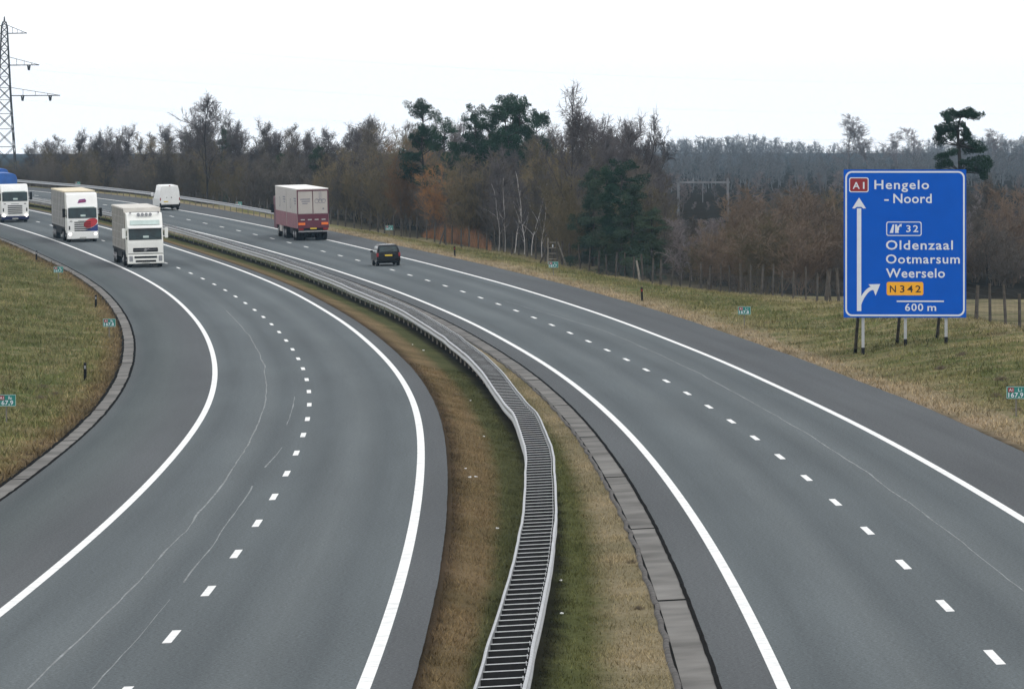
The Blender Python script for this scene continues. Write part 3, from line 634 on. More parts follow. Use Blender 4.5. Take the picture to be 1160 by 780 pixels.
# ------------------------------------------------------------------ fence, ladder, leaning poles
def fence():
    sA, sB, stp = 150., 600., 4.6
    tfn = lambda s: 18. + (vnoise(np.asarray(s) * .02, np.asarray(s) * 0., 71) - .5) * .6
    p0 = ground(sA, float(tfn(sA)))[0]; rt = empty('wire_fence', tuple(p0), label='long wooden post and wire fence between the right verge and the wood', cat='fence')
    base = []
    tm = MB(); tm.cyl((0, 0, -.4), (0, 0, 1.75), .075, .065, 7); t0 = tm.build('fence_post', M['wood'], rt)
    first = True
    for s in np.arange(sA, sB, stp):
        s_ = s + random.uniform(-.5, .5); p = ground(s_, float(tfn(s_)))[0] - p0; o = t0 if first else t0.copy()
        if not first: COL.objects.link(o)
        first = False; o.parent = rt; o.location = tuple(p); o.rotation_euler = (R(random.gauss(0, 2)), R(random.gauss(0, 2.5)), random.random() * 6)
        o.scale = (random.uniform(.8, 1.3),) * 2 + (random.uniform(.88, 1.1),)
    s = np.arange(sA, sB, 2.4); P0 = ground(s, tfn(s))[0] - p0
    V, F = [], []; n = len(s)
    for hz in (.15, .4, .65, .9, 1.15, 1.4, 1.6):
        for a in range(3):
            an = a * 2.094; V.append(P0 + np.array([0, math.cos(an) * .005, hz + math.sin(an) * .005]))
        b = len(V) - 3
        for a in range(3):
            i = (b + a) * n; j = (b + (a + 1) % 3) * n
            F += [[i + k, i + k + 1, j + k + 1, j + k] for k in range(n - 1)]
    o = link('wire', npmesh('wire', np.concatenate(V), F), M['wire'], rt)
    # vertical stay wires of the netting
    s = np.arange(sA, 420, .4); P0 = ground(s, tfn(s))[0] - p0; m_ = len(s)
    A = P0 + np.array([-.006, 0, .05]); B = P0 + np.array([.006, 0, .05]); C_ = P0 + np.array([.006, 0, 1.2]); D_ = P0 + np.array([-.006, 0, 1.2])
    V = np.stack([A, B, C_, D_], 1).reshape(-1, 3); link('wire_netting', npmesh('wire_netting', V, np.arange(4 * m_).reshape(m_, 4)), M['wire'], rt)
fence()
def at_px(px, Y): return (px - 580) * Y / 6762.6
def yfence(px, t):
    a, b = 180., 760.
    for _ in range(30):
        m_ = (a + b) / 2
        if st_of(at_px(px, m_), m_)[1] < t: a = m_
        else: b = m_
    return b
def ladder():
    Y = yfence(626, 17.2); X = at_px(626, Y)
    z = gz(X, Y); rt = empty('wooden_ladder', (X, Y, z), (0, 0, R(6)), label='pale wooden ladder standing upright at the fence behind a green marker', cat='ladder')
    for a in (-.36, .36):
        q = MB(); q.cyl((a, 0, -.2), (a * .9, .25, 2.15), .06, .05, 7); q.build('side_rail', M['woodl'] if a < 0 else M['wood'], rt)
    for k in range(4):
        q = MB(); q.box(-.36, .36, .05 + .1 * k - .02, .05 + .1 * k + .04, .62 + .42 * k - .1, .69 + .42 * k - .1); q.build('rung', M['woodl'], rt)
    q = MB(); q.box(-.04, .05, -.03, -.015, 1.46, 1.66); q.build('notice_plate', M['signw'], rt)
    for a, b, m_ in ((-1.15, -.25, 'wood'), (1.2, .42, 'woodl')):
        p_ = MB(); p_.cyl((a, .3, -.3), (b, .2, 1.85), .07, .06, 7); p_.build('brace', M[m_], rt)
ladder()
def pole(px, Y, h, dx, m_, label, r=.08, name='leaning_pole', cat='pole'):
    Y = yfence(px, 17.5); X = at_px(px, Y); z = gz(X, Y); q = MB(); q.cyl((0, 0, -.3), (dx * .5, 0, h * .5), r, r * .93, 8); q.cyl((dx * .5, 0, h * .5), (dx, 0.02, h), r * .93, r * .8, 8)
    o = q.build(name, M[m_], None, label=label, cat=cat); o.location = (X, Y, z)
pole(725.5, 385, 1.45, -.28, 'woodl', 'pale leaning pole against the fence right of the ladder')
pole(941.5, 300, 1.75, -.22, 'wood', 'crooked pole leaning on a dark fence post left of the blue sign', .07)
pole(935, 301, 1.9, .25, 'wood', 'dark stump of a fence brace left of the blue sign', .13, 'fence_stump', 'post')
Yb = yfence(504, 16.6); X = at_px(504, Yb); q = MB(); q.cyl((-.55, 0, -.2), (0, 0, 1.55), .07, .06, 7); q.cyl((.08, .1, -.3), (.05, 0, 1.65), .07, .06, 7)
o = q.build('fence_brace', M['wood'], None, label='dark slanting fence brace behind the delineator by the rusty reeds', cat='fence brace'); o.location = (X, Yb, gz(X, Yb))

# ------------------------------------------------------------------ litter in the median
litter = [(CR.pt(23, -7.0), 0), (CR.pt(13.5, -7.05), 1), (CR.pt(61, -8.75), 2), (CR.pt(60, -8.9), 3), (CR.pt(64, -9.0), 4), (CR.pt(88, -8.2), 5), (CR.pt(117, -8.0), 6), (CR.pt(175, -7.9), 7), (CR.pt(182, -8.1), 8), (CR.pt(38, -8.3), 9)]
lo = None
for p, i in litter:
    if lo is None:
        bm = MB(); bmesh.ops.create_icosphere(bm.bm, subdivisions=2, radius=.055)
        for v in bm.bm.verts: v.co = Vector((v.co.x * 1.3, v.co.y, v.co.z * .5)) * (1 + .35 * math.sin(v.co.x * 70) * math.cos(v.co.y * 60))
        lo = bm.build('litter_scrap', M['litter']); o = lo
    else: o = lo.copy(); COL.objects.link(o)
    o.location = (p[0], p[1], gz(p[0], p[1]) + .03); o.rotation_euler = (0, 0, i * 1.7); o.scale = (.5 + .1 * (i % 4),) * 3
    tag(o, 'small scrap of white litter in the median grass', 'litter', 'scraps of litter in the median grass')

# ------------------------------------------------------------------ vehicles
def veh_empty(name, C, s, t, oncoming, label, cat, dzz=0.):
    p = C.pt(s, t); X, Y, h, z, e = C.at(s); sl = float((C.at(s + 5)[3] - C.at(s - 5)[3]) / 10)
    if oncoming: rot = (-sl, float(e), -float(h) + math.pi)
    else: rot = (sl, -float(e), -float(h))
    return empty(name, (p[0], p[1], p[2] + .005 + dzz), rot, label=label, cat=cat)
def wheel(rt, x, y, r=.5, w_=.3, dual=False):
    q = MB(); sgn = 1 if x > 0 else -1
    q.cyl((x - sgn * w_ / 2, y, r), (x + sgn * w_ / 2, y, r), r, r, 20); 
    if dual: q.cyl((x - sgn * (w_ * 1.6), y, r), (x - sgn * (w_ * .6 + .03), y, r), r, r, 20)
    o = q.build('wheel', M['tyre'], rt)
    q = MB(); q.cyl((x + sgn * w_ * .42, y, r), (x + sgn * (w_ / 2 + .012), y, r), r * .56, r * .5, 14); q.cyl((x + sgn * w_ / 2, y, r), (x + sgn * (w_ / 2 + .07), y, r), r * .22, r * .16, 10); q.build('rim', M['rim'], o)
def part(rt, name, m_, fn, smooth=False):
    q = MB(); fn(q); return q.build(name, M[m_], rt, smooth)

def truck(kind, rt):
    W2 = 1.24; rnd = dict(volvo=3.78, scania=3.95, flat=3.45)[kind]
    paint = 'cream' if kind == 'volvo' else 'white'
    # cab shell
    prof = [(-.02, .45), (.0, 1.75), (-.14, 2.78)]
    prof += {'volvo': [(-.35, 3.25), (-.75, 3.72), (-1.0, 3.78), (-2.25, 3.78)], 'scania': [(-.30, 3.1), (-.62, 3.8), (-.9, 3.95), (-2.35, 3.95)], 'flat': [(-.35, 3.05), (-.7, 3.36), (-1.0, 3.45), (-2.2, 3.45)]}[kind]
    prof += [(prof[-1][0], .9), (-1.55, .9), (-1.5, .45)]
    part(rt, 'cab', paint, lambda q: q.prism(prof, -W2, W2, .07, 2), False)
    if kind == 'flat': bump = 'bumpd'
    else: bump = paint
    part(rt, 'bumper', bump, lambda q: (q.box(-W2 - .01, W2 + .01, -.45, .09, .26, .86 if kind != 'flat' else .58, .06, 2)))
    part(rt, 'windscreen', 'glass', lambda q: q.prism([(.005, 1.93), (.03, 1.93), (-.085, 2.74), (-.12, 2.74)], -W2 + .1, W2 - .1, .0))
    ws = [o for o in rt.children if o.name.startswith('windscreen')][0]
    q = MB(); 
    for sx in (-.95, .05): q.cyl((sx, .035, 1.95), (sx + .75, -.03, 2.3), .012, .012, 5)
    q.build('wiper', M['black'], ws)
    part(rt, 'dashboard_papers', 'glassl', lambda q: q.prism([(.034, 2.06), (.037, 2.06), (.008, 2.2), (.004, 2.2)], -.25, .15))
    for sx in (-1, 1):
        part(rt, 'side_window', 'glass', lambda q: q.box(sx * W2 + (.004 if sx > 0 else -.012), sx * W2 + (.012 if sx > 0 else -.004), -1.15, -.22, 1.95, 2.6, .0))
        mm = paint if kind == 'volvo' else 'black'
        part(rt, 'mirror', mm, lambda q: (q.box(sx * (W2 + .12) - .0, sx * (W2 + .36), -.22, -.06, 2.02, 2.72, .05, 2), q.cyl((sx * W2, -.15, 2.6), (sx * (W2 + .2), -.14, 2.6), .03, n=6), q.cyl((sx * W2, -.15, 2.15), (sx * (W2 + .2), -.14, 2.15), .03, n=6)))
        part(rt, 'door_step', 'chassis', lambda q: q.box(sx * (W2 - .22), sx * (W2 + .005), -1.45, -.5, .35, .75, .02))
    if kind == 'volvo':
        part(rt, 'sun_visor', 'white', lambda q: q.prism([(-.10, 2.76), (.22, 2.70), (.2, 2.80), (-.13, 2.92)], -W2 + .06, W2 - .06, .02))
        part(rt, 'roof_window', 'glassl', lambda q: q.prism([(-.175, 2.96), (-.15, 2.96), (-.30, 3.27), (-.345, 3.27)], -1.02, 1.02))
        part(rt, 'upper_grille', 'grille', lambda q: q.box(-.86, .86, -.02, .03, 1.08, 1.36, .03))
        g_ = [o for o in rt.children if o.name.startswith('upper_grille')][0]
        q = MB(); q.box(-.8, .8, .031, .037, 1.2, 1.225); q.prism([(-.30, 1.33), (-.24, 1.33), (.16, 1.11), (.10, 1.11)], .038, .043, axis='y'); q.cyl((-.0, .04, 1.22), (-.0, .05, 1.22), .09, n=16); q.build('grille_bar', M['rim'], g_)
        part(rt, 'air_intake', 'grille', lambda q: (q.box(-.80, .80, .05, .10, .63, .80, .02), q.box(-.72, .72, .05, .10, .36, .52, .02), q.box(-1.2, 1.2, .0, .012, .93, .97)))
        for sx in (-1, 1): part(rt, 'headlight', 'lampd', lambda q: q.box(sx * 1.02 - .13, sx * 1.02 + .13, .05, .105, .42, .82, .03, 2))
        q = MB()
        q.cyl((-1.0, -.55, 3.83), (1.0, -.55, 3.83), .025, n=6); lb = q.build('roof_light_bar', M['rim'], rt)
        for sx in (-.36, -.12, .12, .36):
            q = MB(); q.cyl((sx * 1.15, -.56, 3.66), (sx * 1.15, -.44, 3.66), .11, .12, 12); q.build('spotlight', M['lampd'], lb)
        for sx in (-1, 1): part(rt, 'air_horn', 'rim', lambda q: q.cyl((sx * .98, -1.0, 3.83), (sx * .98, -.45, 3.80), .03, .07, 8))
    else:
        nsl = 5
        for k in range(nsl):
            zz = (.88 if kind == 'scania' else .80) + k * .17
            part(rt, 'grille_slat', 'grille', lambda q: q.box(-.66, .66, -.0, .045, zz, zz + .07))
        part(rt, 'grille_slat', 'grille', lambda q: q.box(-1.02, -.82, .0, .02, 1.66, 1.72))
        part(rt, 'badge_strip', 'galvd', lambda q: q.box(-.36, .36, .0, .02, 1.68, 1.72))
        part(rt, 'grille_slat', 'grille', lambda q: q.box(.82, 1.02, .0, .02, 1.66, 1.72))
        for sx in (-1, 1):
            part(rt, 'headlight', 'lamp', lambda q: q.cyl((sx * 1.02, .05, .66 if kind == 'scania' else .62), (sx * 1.02, .11, .66 if kind == 'scania' else .62), .12, .10, 14))
            part(rt, 'corner_vent', 'grille', lambda q: q.box(sx * 1.06 - .05, sx * 1.06 + .05, -.0, .03, 1.0, 1.3, .01))
        part(rt, 'roof_marker_rail', 'glassl', lambda q: q.prism([(-.13, 2.77), (-.04, 2.77), (-.06, 2.84), (-.16, 2.84)], -1.0, 1.0, .01))
        if kind == 'scania':
            # red and blue swoosh livery and the roof mark
            part(rt, 'red_livery', 'red', lambda q: q.prism([(-.64 + .56 * math.cos(a), 1.52 + .36 * math.sin(a) - .14 * math.cos(a)) for a in np.linspace(.0, 2 * math.pi, 22)[:-1]], .031, .036, axis='y'))
            part(rt, 'blue_livery', 'blue', lambda q: q.prism([(.2, .90), (-.1, .93), (-.5, 1.05), (-.85, 1.2), (-1.22, 1.45), (-1.22, .87), (.1, .87)], .032, .038, axis='y'))
            part(rt, 'roof_mark', 'purple', lambda q: (q.prism([(.36, 3.12), (-.30, 3.2), (-.36, 3.34), (.28, 3.28)], -.33, -.29, axis='y'), q.prism([(.3, 3.29), (-.34, 3.35), (-.26, 3.47), (.2, 3.42)], -.42, -.36, axis='y')))
            rm = [o for o in rt.children if o.name.startswith('roof_mark') and 'rail' not in o.name][0]
            q = MB(); q.prism([(.26, 3.22), (-.26, 3.27), (-.28, 3.32), (.22, 3.28)], -.30, -.275, axis='y'); q.build('mark_core', M['red'], rm)
    part(rt, 'number_plate', 'plates', lambda q: q.box(-.27, .27, .092, .10, .3, .41))
    # chassis and wheels
    part(rt, 'chassis', 'chassis', lambda q: (q.box(-.45, .45, -6.2, -.4, .55, .95), q.box(-1.2, -.5, -3.2, -2.4, .35, .95, .04), q.box(.5, 1.2, -3.2, -2.4, .35, .95, .04)))
    for x in (-1.06, 1.06): wheel(rt, x, -1.35, .5, .3); wheel(rt, x, -4.9, .5, .3, True)
    if kind == 'flat':
        part(rt, 'trailer_deck', 'chassis', lambda q: q.box(-1.25, 1.25, -20., -3.2, .98, 1.2, .02))
        def bodyf(q, y0, y1, zt):
            pr = [(-1.25, 1.2), (-1.27, zt - .5), (-1.15, zt - .16), (-.9, zt - .02), (0, zt + .03), (.9, zt - .02), (1.15, zt - .16), (1.27, zt - .5), (1.25, 1.2)]
            q.prism(pr, y0, y1, .04, axis='y')
        part(rt, 'tarpaulin_load', 'bluet', lambda q: bodyf(q, -17.6, -10.2, 4.25)); part(rt, 'tarpaulin_load', 'bluet', lambda q: bodyf(q, -23.6, -17.9, 4.55))
        part(rt, 'trailer_deck', 'chassis', lambda q: q.box(-1.25, 1.25, -23.8, -20.05, .98, 1.2, .02))
        for y in (-15.2, -16.5, -21.8):
            for x in (-1.06, 1.06): wheel(rt, x, y, .5, .36)
    else:
        th = 4.08; y0, y1 = -2.85, -16.3
        sm, rm_ = ('tarp', 'tarpl') if kind == 'volvo' else ('tarps', 'tarpy')
        part(rt, 'trailer_body', sm, lambda q: q.box(-1.27, 1.27, y1, y0, 1.15, th - .12, .02))
        tb = [o for o in rt.children if o.name.startswith('trailer_body')][0]
        if kind == 'volvo':
            # sheeted roof with a scalloped valance hanging over the headboard
            q = MB(); n = 12
            q.box(-1.30, 1.30, y1 - .02, y0 + .03, th - .10, th + .02, .03, 2)
            for k in range(n):
                a = -1.29 + 2.58 * k / n; b_ = a + 2.58 / n
                q.poly([(a, y0 + .05, th - .05), (b_, y0 + .05, th - .05), (b_, y0 + .07, th - .28), ((a + b_) / 2, y0 + .10, th - .36), (a, y0 + .07, th - .28)])
            q.build('trailer_roof', M[rm_], rt)
        else:
            part(rt, 'trailer_roof', rm_, lambda q: q.box(-1.28, 1.28, y1 - .01, y0 + .01, th - .115, th, .02))
        for k in range(1, 9):
            y = y0 - 1.62 * k
            for sx in (-1, 1): q = MB(); q.box(sx * 1.272 - .006, sx * 1.272 + .006, y - .03, y + .03, 1.3, th - .15); q.build('side_strap', M['chassis'], tb)
        q = MB()
        for k in range(4):
            zz = 1.75 + .55 * k
            for sx in (-1, 1): q.box(sx * 1.271 - .004, sx * 1.271 + .004, y1 + .1, y0 - .1, zz, zz + .05)
        q.build('side_lath', M['tarpl'] if kind == 'scania' and False else M['lath'], tb)
        part(rt, 'trailer_frame', 'chassis', lambda q: (q.box(-1.26, 1.26, y1, y0, .98, 1.148, .01), q.box(-1.2, -1.1, -12.0, -6.6, .55, .97), q.box(1.1, 1.2, -12.0, -6.6, .55, .97), q.box(-1.1, 1.1, -9.5, -8.2, .45, .95, .03)))
        for y in (-12.4, -13.7, -15.0):
            for x in (-1.06, 1.06): wheel(rt, x, y, .5, .36)

v = veh_empty('articulated_lorry', CL, 327, -2.03, True, 'cream cab lorry with grey sheeted trailer and four roof spotlights, nearest of the oncoming lorries', 'lorry'); truck('volvo', v)
v = veh_empty('articulated_lorry', CL, 393.5, -1.83, True, 'white lorry with red and blue patches on its front, between the two other oncoming lorries', 'lorry'); truck('scania', v)
v = veh_empty('articulated_lorry', CL, 456, -2.06, True, 'white cab lorry with blue bumper and blue tarpaulin load at the left edge', 'lorry'); truck('flat', v)

def maroon():
    rt = veh_empty('box_lorry', CR, 387, 2.35, False, 'cream and maroon box lorry seen from behind, driving away in the right lane', 'lorry')
    th = 4.22; L1, L2 = 7.7, 8.0
    # rear body 0..7.4 , front body 7.8..15
    for i, (a, b) in enumerate(((0., 7.4), (7.65, 15.4))):
        part(rt, 'box_body', 'panelc', lambda q: q.box(-1.29, 1.29, a, b, 1.05, th - .06, .015)); e = [o for o in rt.children if o.name.startswith('box_body')][-1]
        q = MB(); q.box(-1.295, 1.295, a - .004, b + .004, th - .058, th, .01); q.build('roof', M['rooff'], e)
        q = MB()
        for sx in (-1, 1): q.box(sx * 1.293 - .004, sx * 1.293 + .004, a + .02, b - .02, 1.0, 2.2)
        q.build('maroon_skirt', M['maroons'], e)
        q = MB(); random.seed(5 + i)
        for zz, y0, y1 in ((3.35, .6, 2.2), (3.15, .6, 2.0), (2.95, .8, 1.7)):
            q.box(-1.298, -1.293, a + y0, a + y1, zz, zz + .11)
        q.cyl((-1.293, a + 4.6, 2.95), (-1.299, a + 4.6, 2.95), .42, n=18); q.build('side_lettering', M['ink'] if i else M['ink'], e)
        q = MB(); q.cyl((-1.299, a + 4.6, 2.95), (-1.302, a + 4.6, 2.95), .33, n=18); q.build('emblem_field', M['panelc'], e)
    part(rt, 'rear_lower_panel', 'maroon', lambda q: q.box(-1.27, 1.27, -.035, -.005, 1.02, 2.16, .005))
    for sx in (-1, 1):
        part(rt, 'rear_door', 'panelc', lambda q: q.box(min(sx * .03, sx * 1.2), max(sx * .03, sx * 1.2), -.04, -.005, 2.19, 4.0, .01)); d = [o for o in rt.children if o.name.startswith('rear_door')][-1]
        q = MB()
        if sx < 0:
            for k, (a, b) in enumerate(((-1.02, -.2), (-.92, -.22), (-.86, -.42))): q.box(a, b, -.047, -.042, 3.32 - .17 * k, 3.40 - .17 * k)
            q.build('door_lettering', M['ink'], d)
        else:
            q.box(.52, .56, -.047, -.042, 3.2, 3.98); q.box(.66, .70, -.047, -.042, 3.2, 3.98)
            for cx in (.32, .62, .88):
                O = [(cx + .17 * math.cos(a), -.046, 3.2 + .19 * math.sin(a)) for a in np.linspace(0, 2 * math.pi, 21)[:-1]]; I = [(cx + .13 * math.cos(a), -.046, 3.2 + .15 * math.sin(a)) for a in np.linspace(0, 2 * math.pi, 21)[:-1]]; q.ring(O, I)
            q.box(.3, 1.1, -.047, -.042, 3.28, 3.31); q.box(.78, .92, -.047, -.042, 2.5, 2.64); q.build('door_emblem', M['ink'], d)
    part(rt, 'rear_frame', 'maroon', lambda q: (q.box(-1.29, -1.205, -.05, -.003, 2.16, 4.1), q.box(1.205, 1.29, -.05, -.003, 2.16, 4.1), q.box(-1.29, 1.29, -.052, -.002, 4.02, 4.12), q.box(-.02, .02, -.05, -.003, 2.19, 4.02)))
    q = MB()
    for x in (-.85, -.28, .28, .85): q.box(x - .16, x + .16, -.045, -.036, 1.66, 1.75)
    q.build('rear_wording', M['plates'], rt)
    for sx in (-1, 1):
        part(rt, 'warning_board', 'orange', lambda q: q.box(sx * .94 - .28, sx * .94 + .28, -.05, -.037, 1.27, 1.47, .005))
        part(rt, 'tail_light', 'taill', lambda q: q.box(sx * 1.0 - .2, sx * 1.0 + .2, -.06, -.0, .86, 1.0, .01))
    part(rt, 'number_plate', 'plate', lambda q: q.box(-.26, .26, -.06, -.04, .93, 1.04))
    part(rt, 'rear_bumper', 'rim', lambda q: q.box(-1.22, 1.22, -.08, .06, .70, .80, .02))
    part(rt, 'chassis', 'chassis', lambda q: (q.box(-.5, .5, .2, 15.2, .55, 1.04), q.box(-1.2, 1.2, .1, .5, .82, 1.03), q.box(-1.22, -1.1, 3.5, 5.8, .5, 1.0)))
    part(rt, 'side_locker', 'panelc', lambda q: q.box(-1.28, -.7, 11.2, 12.9, .5, 1.04, .02))
    for y in (1.6, 2.9, 8.6, 9.9):
        for x in (-1.08, 1.08): wheel(rt, x, y, .5, .36, True)
    for x in (-1.08, 1.08): wheel(rt, x, 14.2, .5, .3)
    part(rt, 'cab', 'maroon', lambda q: q.box(-1.22, 1.22, 15.5, 17.6, .6, 3.3, .12, 2))
    for sx in (-1, 1): part(rt, 'mirror', 'black', lambda q: q.box(sx * 1.36 - .12, sx * 1.36 + .12, 17.1, 17.25, 1.9, 2.6, .03))
maroon()

def van():
    rt = veh_empty('delivery_van', CR, 489, 2.72, False, 'white high roof delivery van seen from behind on the far part of the road', 'van')
    W2 = .99
    # body as lofted rings along y
    def ring_(y, zt, wt, wb): return [(-wb, y, .42), (-wb - .0, y, 1.1), (-wt - .03, y, zt - .55), (-wt + .08, y, zt - .06), (-wt + .25, y, zt), (wt - .25, y, zt), (wt - .08, y, zt - .06), (wt + .03, y, zt - .55), (wb, y, 1.1), (wb, y, .42)]
    secs = [(0, 2.36, .90, .98), (.08, 2.43, .90, .99), (3.4, 2.46, .90, .99), (3.9, 2.30, .86, .99), (4.6, 1.55, .84, .98), (5.35, 1.05, .84, .96), (5.55, .95, .8, .9)]
    q = MB(); Rg = []
    for y, zt, wt, wb in secs: Rg.append([q.bm.verts.new(p) for p in ring_(y, zt, wt, wb)])
    for a, b in zip(Rg, Rg[1:]):
        for i in range(10): q.bm.faces.new((a[i], a[(i + 1) % 10], b[(i + 1) % 10], b[i]))
    q.bm.faces.new(Rg[0]); q.bm.faces.new(Rg[-1][::-1]); q.build('body', M['white'], rt)
    for sx in (-1, 1):
        part(rt, 'rear_door', 'white', lambda q: q.prism([(sx * .02, .62), (sx * .88, .62), (sx * .88, 1.3), (sx * .80, 2.2), (sx * .02, 2.24)], -.02, .02, axis='y'))
        part(rt, 'tail_light', 'taill', lambda q: q.box(sx * .94 - .045, sx * .94 + .045, -.03, .05, .95, 1.22, .01))
        part(rt, 'mirror', 'white', lambda q: q.box(sx * 1.14 - .12, sx * 1.14 + .1, 4.2, 4.35, 1.3, 1.65, .03))
        part(rt, 'mudguard', 'black', lambda q: q.box(sx * .93 - .06, sx * .93 + .06, -.02, .3, .4, .72, .02))
        for y in (.95, 4.55): wheel(rt, sx * .87, y, .33, .2)
    part(rt, 'bumper', 'black', lambda q: q.box(-.93, .93, -.10, .02, .36, .56, .02))
    part(rt, 'number_plate', 'plate', lambda q: q.box(-.62, -.18, -.035, -.022, .80, .90))
    part(rt, 'door_handle', 'black', lambda q: (q.box(-.36, -.28, -.035, -.022, 1.22, 1.28), q.box(.1, .2, -.035, -.022, 1.2, 1.28)))
    part(rt, 'brake_light', 'taill', lambda q: q.box(-.07, .07, -.01, .1, 2.34, 2.42))
    part(rt, 'underbody', 'chassis', lambda q: q.box(-.8, .8, .2, 5.2, .25, .45))
van()

def car():
    rt = veh_empty('estate_car', CR, 320.5, .62, False, 'dark estate car with a yellow rear plate driving away on the right carriageway', 'car')
    L = 4.15
    prof = [(0., .34), (-.03, .62), (.02, .92), (.10, .98), (.34, 1.40), (.55, 1.46), (2.2, 1.48), (2.55, 1.42), (3.2, .98), (3.9, .86), (L, .68), (L, .36)]
    q = MB(); W2 = .83
    Rg = []
    for x, k in ((-W2, 0), (-W2 + .0, 1), (-W2 + .16, 2)): pass
    # three-layer loft: lower body wide, cabin narrower
    low = [(0., .32), (-.04, .55), (.0, .93), (3.15, .97), (3.9, .86), (L, .66), (L, .34)]
    q.prism(low, -W2, W2, .06, 3); q.build('body', M['carp'], rt, False)
    cab = MB(); vs = []
    rings = [(.93, .03, 3.2, .80), (1.15, .14, 2.88, .755), (1.38, .27, 2.50, .675), (1.46, .38, 2.30, .62), (1.485, .70, 2.0, .48)]
    for z, y0, y1, hw in rings: vs.append([cab.bm.verts.new(p) for p in ((-hw, y0 + .06, z), (-hw + .1, y0, z), (hw - .1, y0, z), (hw, y0 + .06, z), (hw, y1 - .1, z), (hw - .1, y1, z), (-hw + .1, y1, z), (-hw, y1 - .1, z))])
    for a, b in zip(vs, vs[1:]):
        for i in range(8): cab.bm.faces.new((a[i], a[(i + 1) % 8], b[(i + 1) % 8], b[i]))
    cab.bm.faces.new(vs[-1]); cab.bm.faces.new(vs[0][::-1]); cab.build('cabin', M['carp'], rt)
    part(rt, 'rear_window', 'glass', lambda q: q.poly([(-.64, .045, 1.0), (.64, .045, 1.0), (.55, .215, 1.36), (-.55, .215, 1.36)]))
    part(rt, 'roof_panel', 'carroof', lambda q: q.poly([(-.50, .62, 1.489), (.50, .62, 1.489), (.48, 2.05, 1.489), (-.48, 2.05, 1.489)]))
    for sx in (-1, 1):
        for a, b in ((.35, 1.05), (1.12, 1.85), (1.92, 2.75)):
            part(rt, 'side_window', 'glassl' if a > 1 else 'glass', lambda q: q.poly([(sx * .797, a, .985), (sx * .797, b, .985), (sx * .69, min(b, 2.45) - .03, 1.35), (sx * .69, a + .05, 1.35)]))
        part(rt, 'roof_rail', 'rim', lambda q: q.cyl((sx * .57, .55, 1.50), (sx * .57, 2.1, 1.50), .018, n=6))
        part(rt, 'tail_light', 'taill', lambda q: q.box(sx * .77 - .075, sx * .77 + .068, -.055, .12, .66, .93, .02))
        part(rt, 'wing_mirror', 'black', lambda q: q.box(sx * .92 - .1, sx * .92 + .09, 2.55, 2.68, .93, 1.07, .03))
        for y in (.75, 3.3): wheel(rt, sx * .72, y, .31, .2)
    part(rt, 'number_plate', 'plate', lambda q: q.box(-.26, .26, -.062, -.04, .70, .81))
    part(rt, 'rear_bumper', 'black', lambda q: q.box(-.82, .82, -.09, .1, .34, .54, .04, 2))
    part(rt, 'rear_wiper', 'black', lambda q: q.cyl((0, .03, 1.02), (.35, .1, 1.15), .01, n=5))
    part(rt, 'underbody', 'chassis', lambda q: q.box(-.7, .7, .2, 4.0, .2, .36))
car()
# ------------------------------------------------------------------ trees
def segs_mesh(name, S, m_):
    """S: array (n,8) p0,p1,r0,r1 -> triangular prisms"""
    S = np.asarray(S, float); p0 = S[:, 0:3]; p1 = S[:, 3:6]; r0 = S[:, 6:7]; r1 = S[:, 7:8]
    d = p1 - p0; d /= np.linalg.norm(d, axis=1, keepdims=True) + 1e-9
    ref = np.where(np.abs(d[:, 2:3]) < .9, np.array([[0, 0, 1.]]), np.array([[1., 0, 0]]))
    a = np.cross(d, ref); a /= np.linalg.norm(a, axis=1, keepdims=True) + 1e-9; b = np.cross(d, a)
    V = []
    for base, r in ((p0, r0), (p1, r1)):
        for k in range(3):
            an = 2.094 * k; V.append(base + (a * math.cos(an) + b * math.sin(an)) * r)
    V = np.stack(V, 1); n = len(S); i = np.arange(n)[:, None] * 6
    F = np.concatenate([i + np.array([[0, 1, 4, 3]]), i + np.array([[1, 2, 5, 4]]), i + np.array([[2, 0, 3, 5]])], 0)
    return V.reshape(-1, 3), F

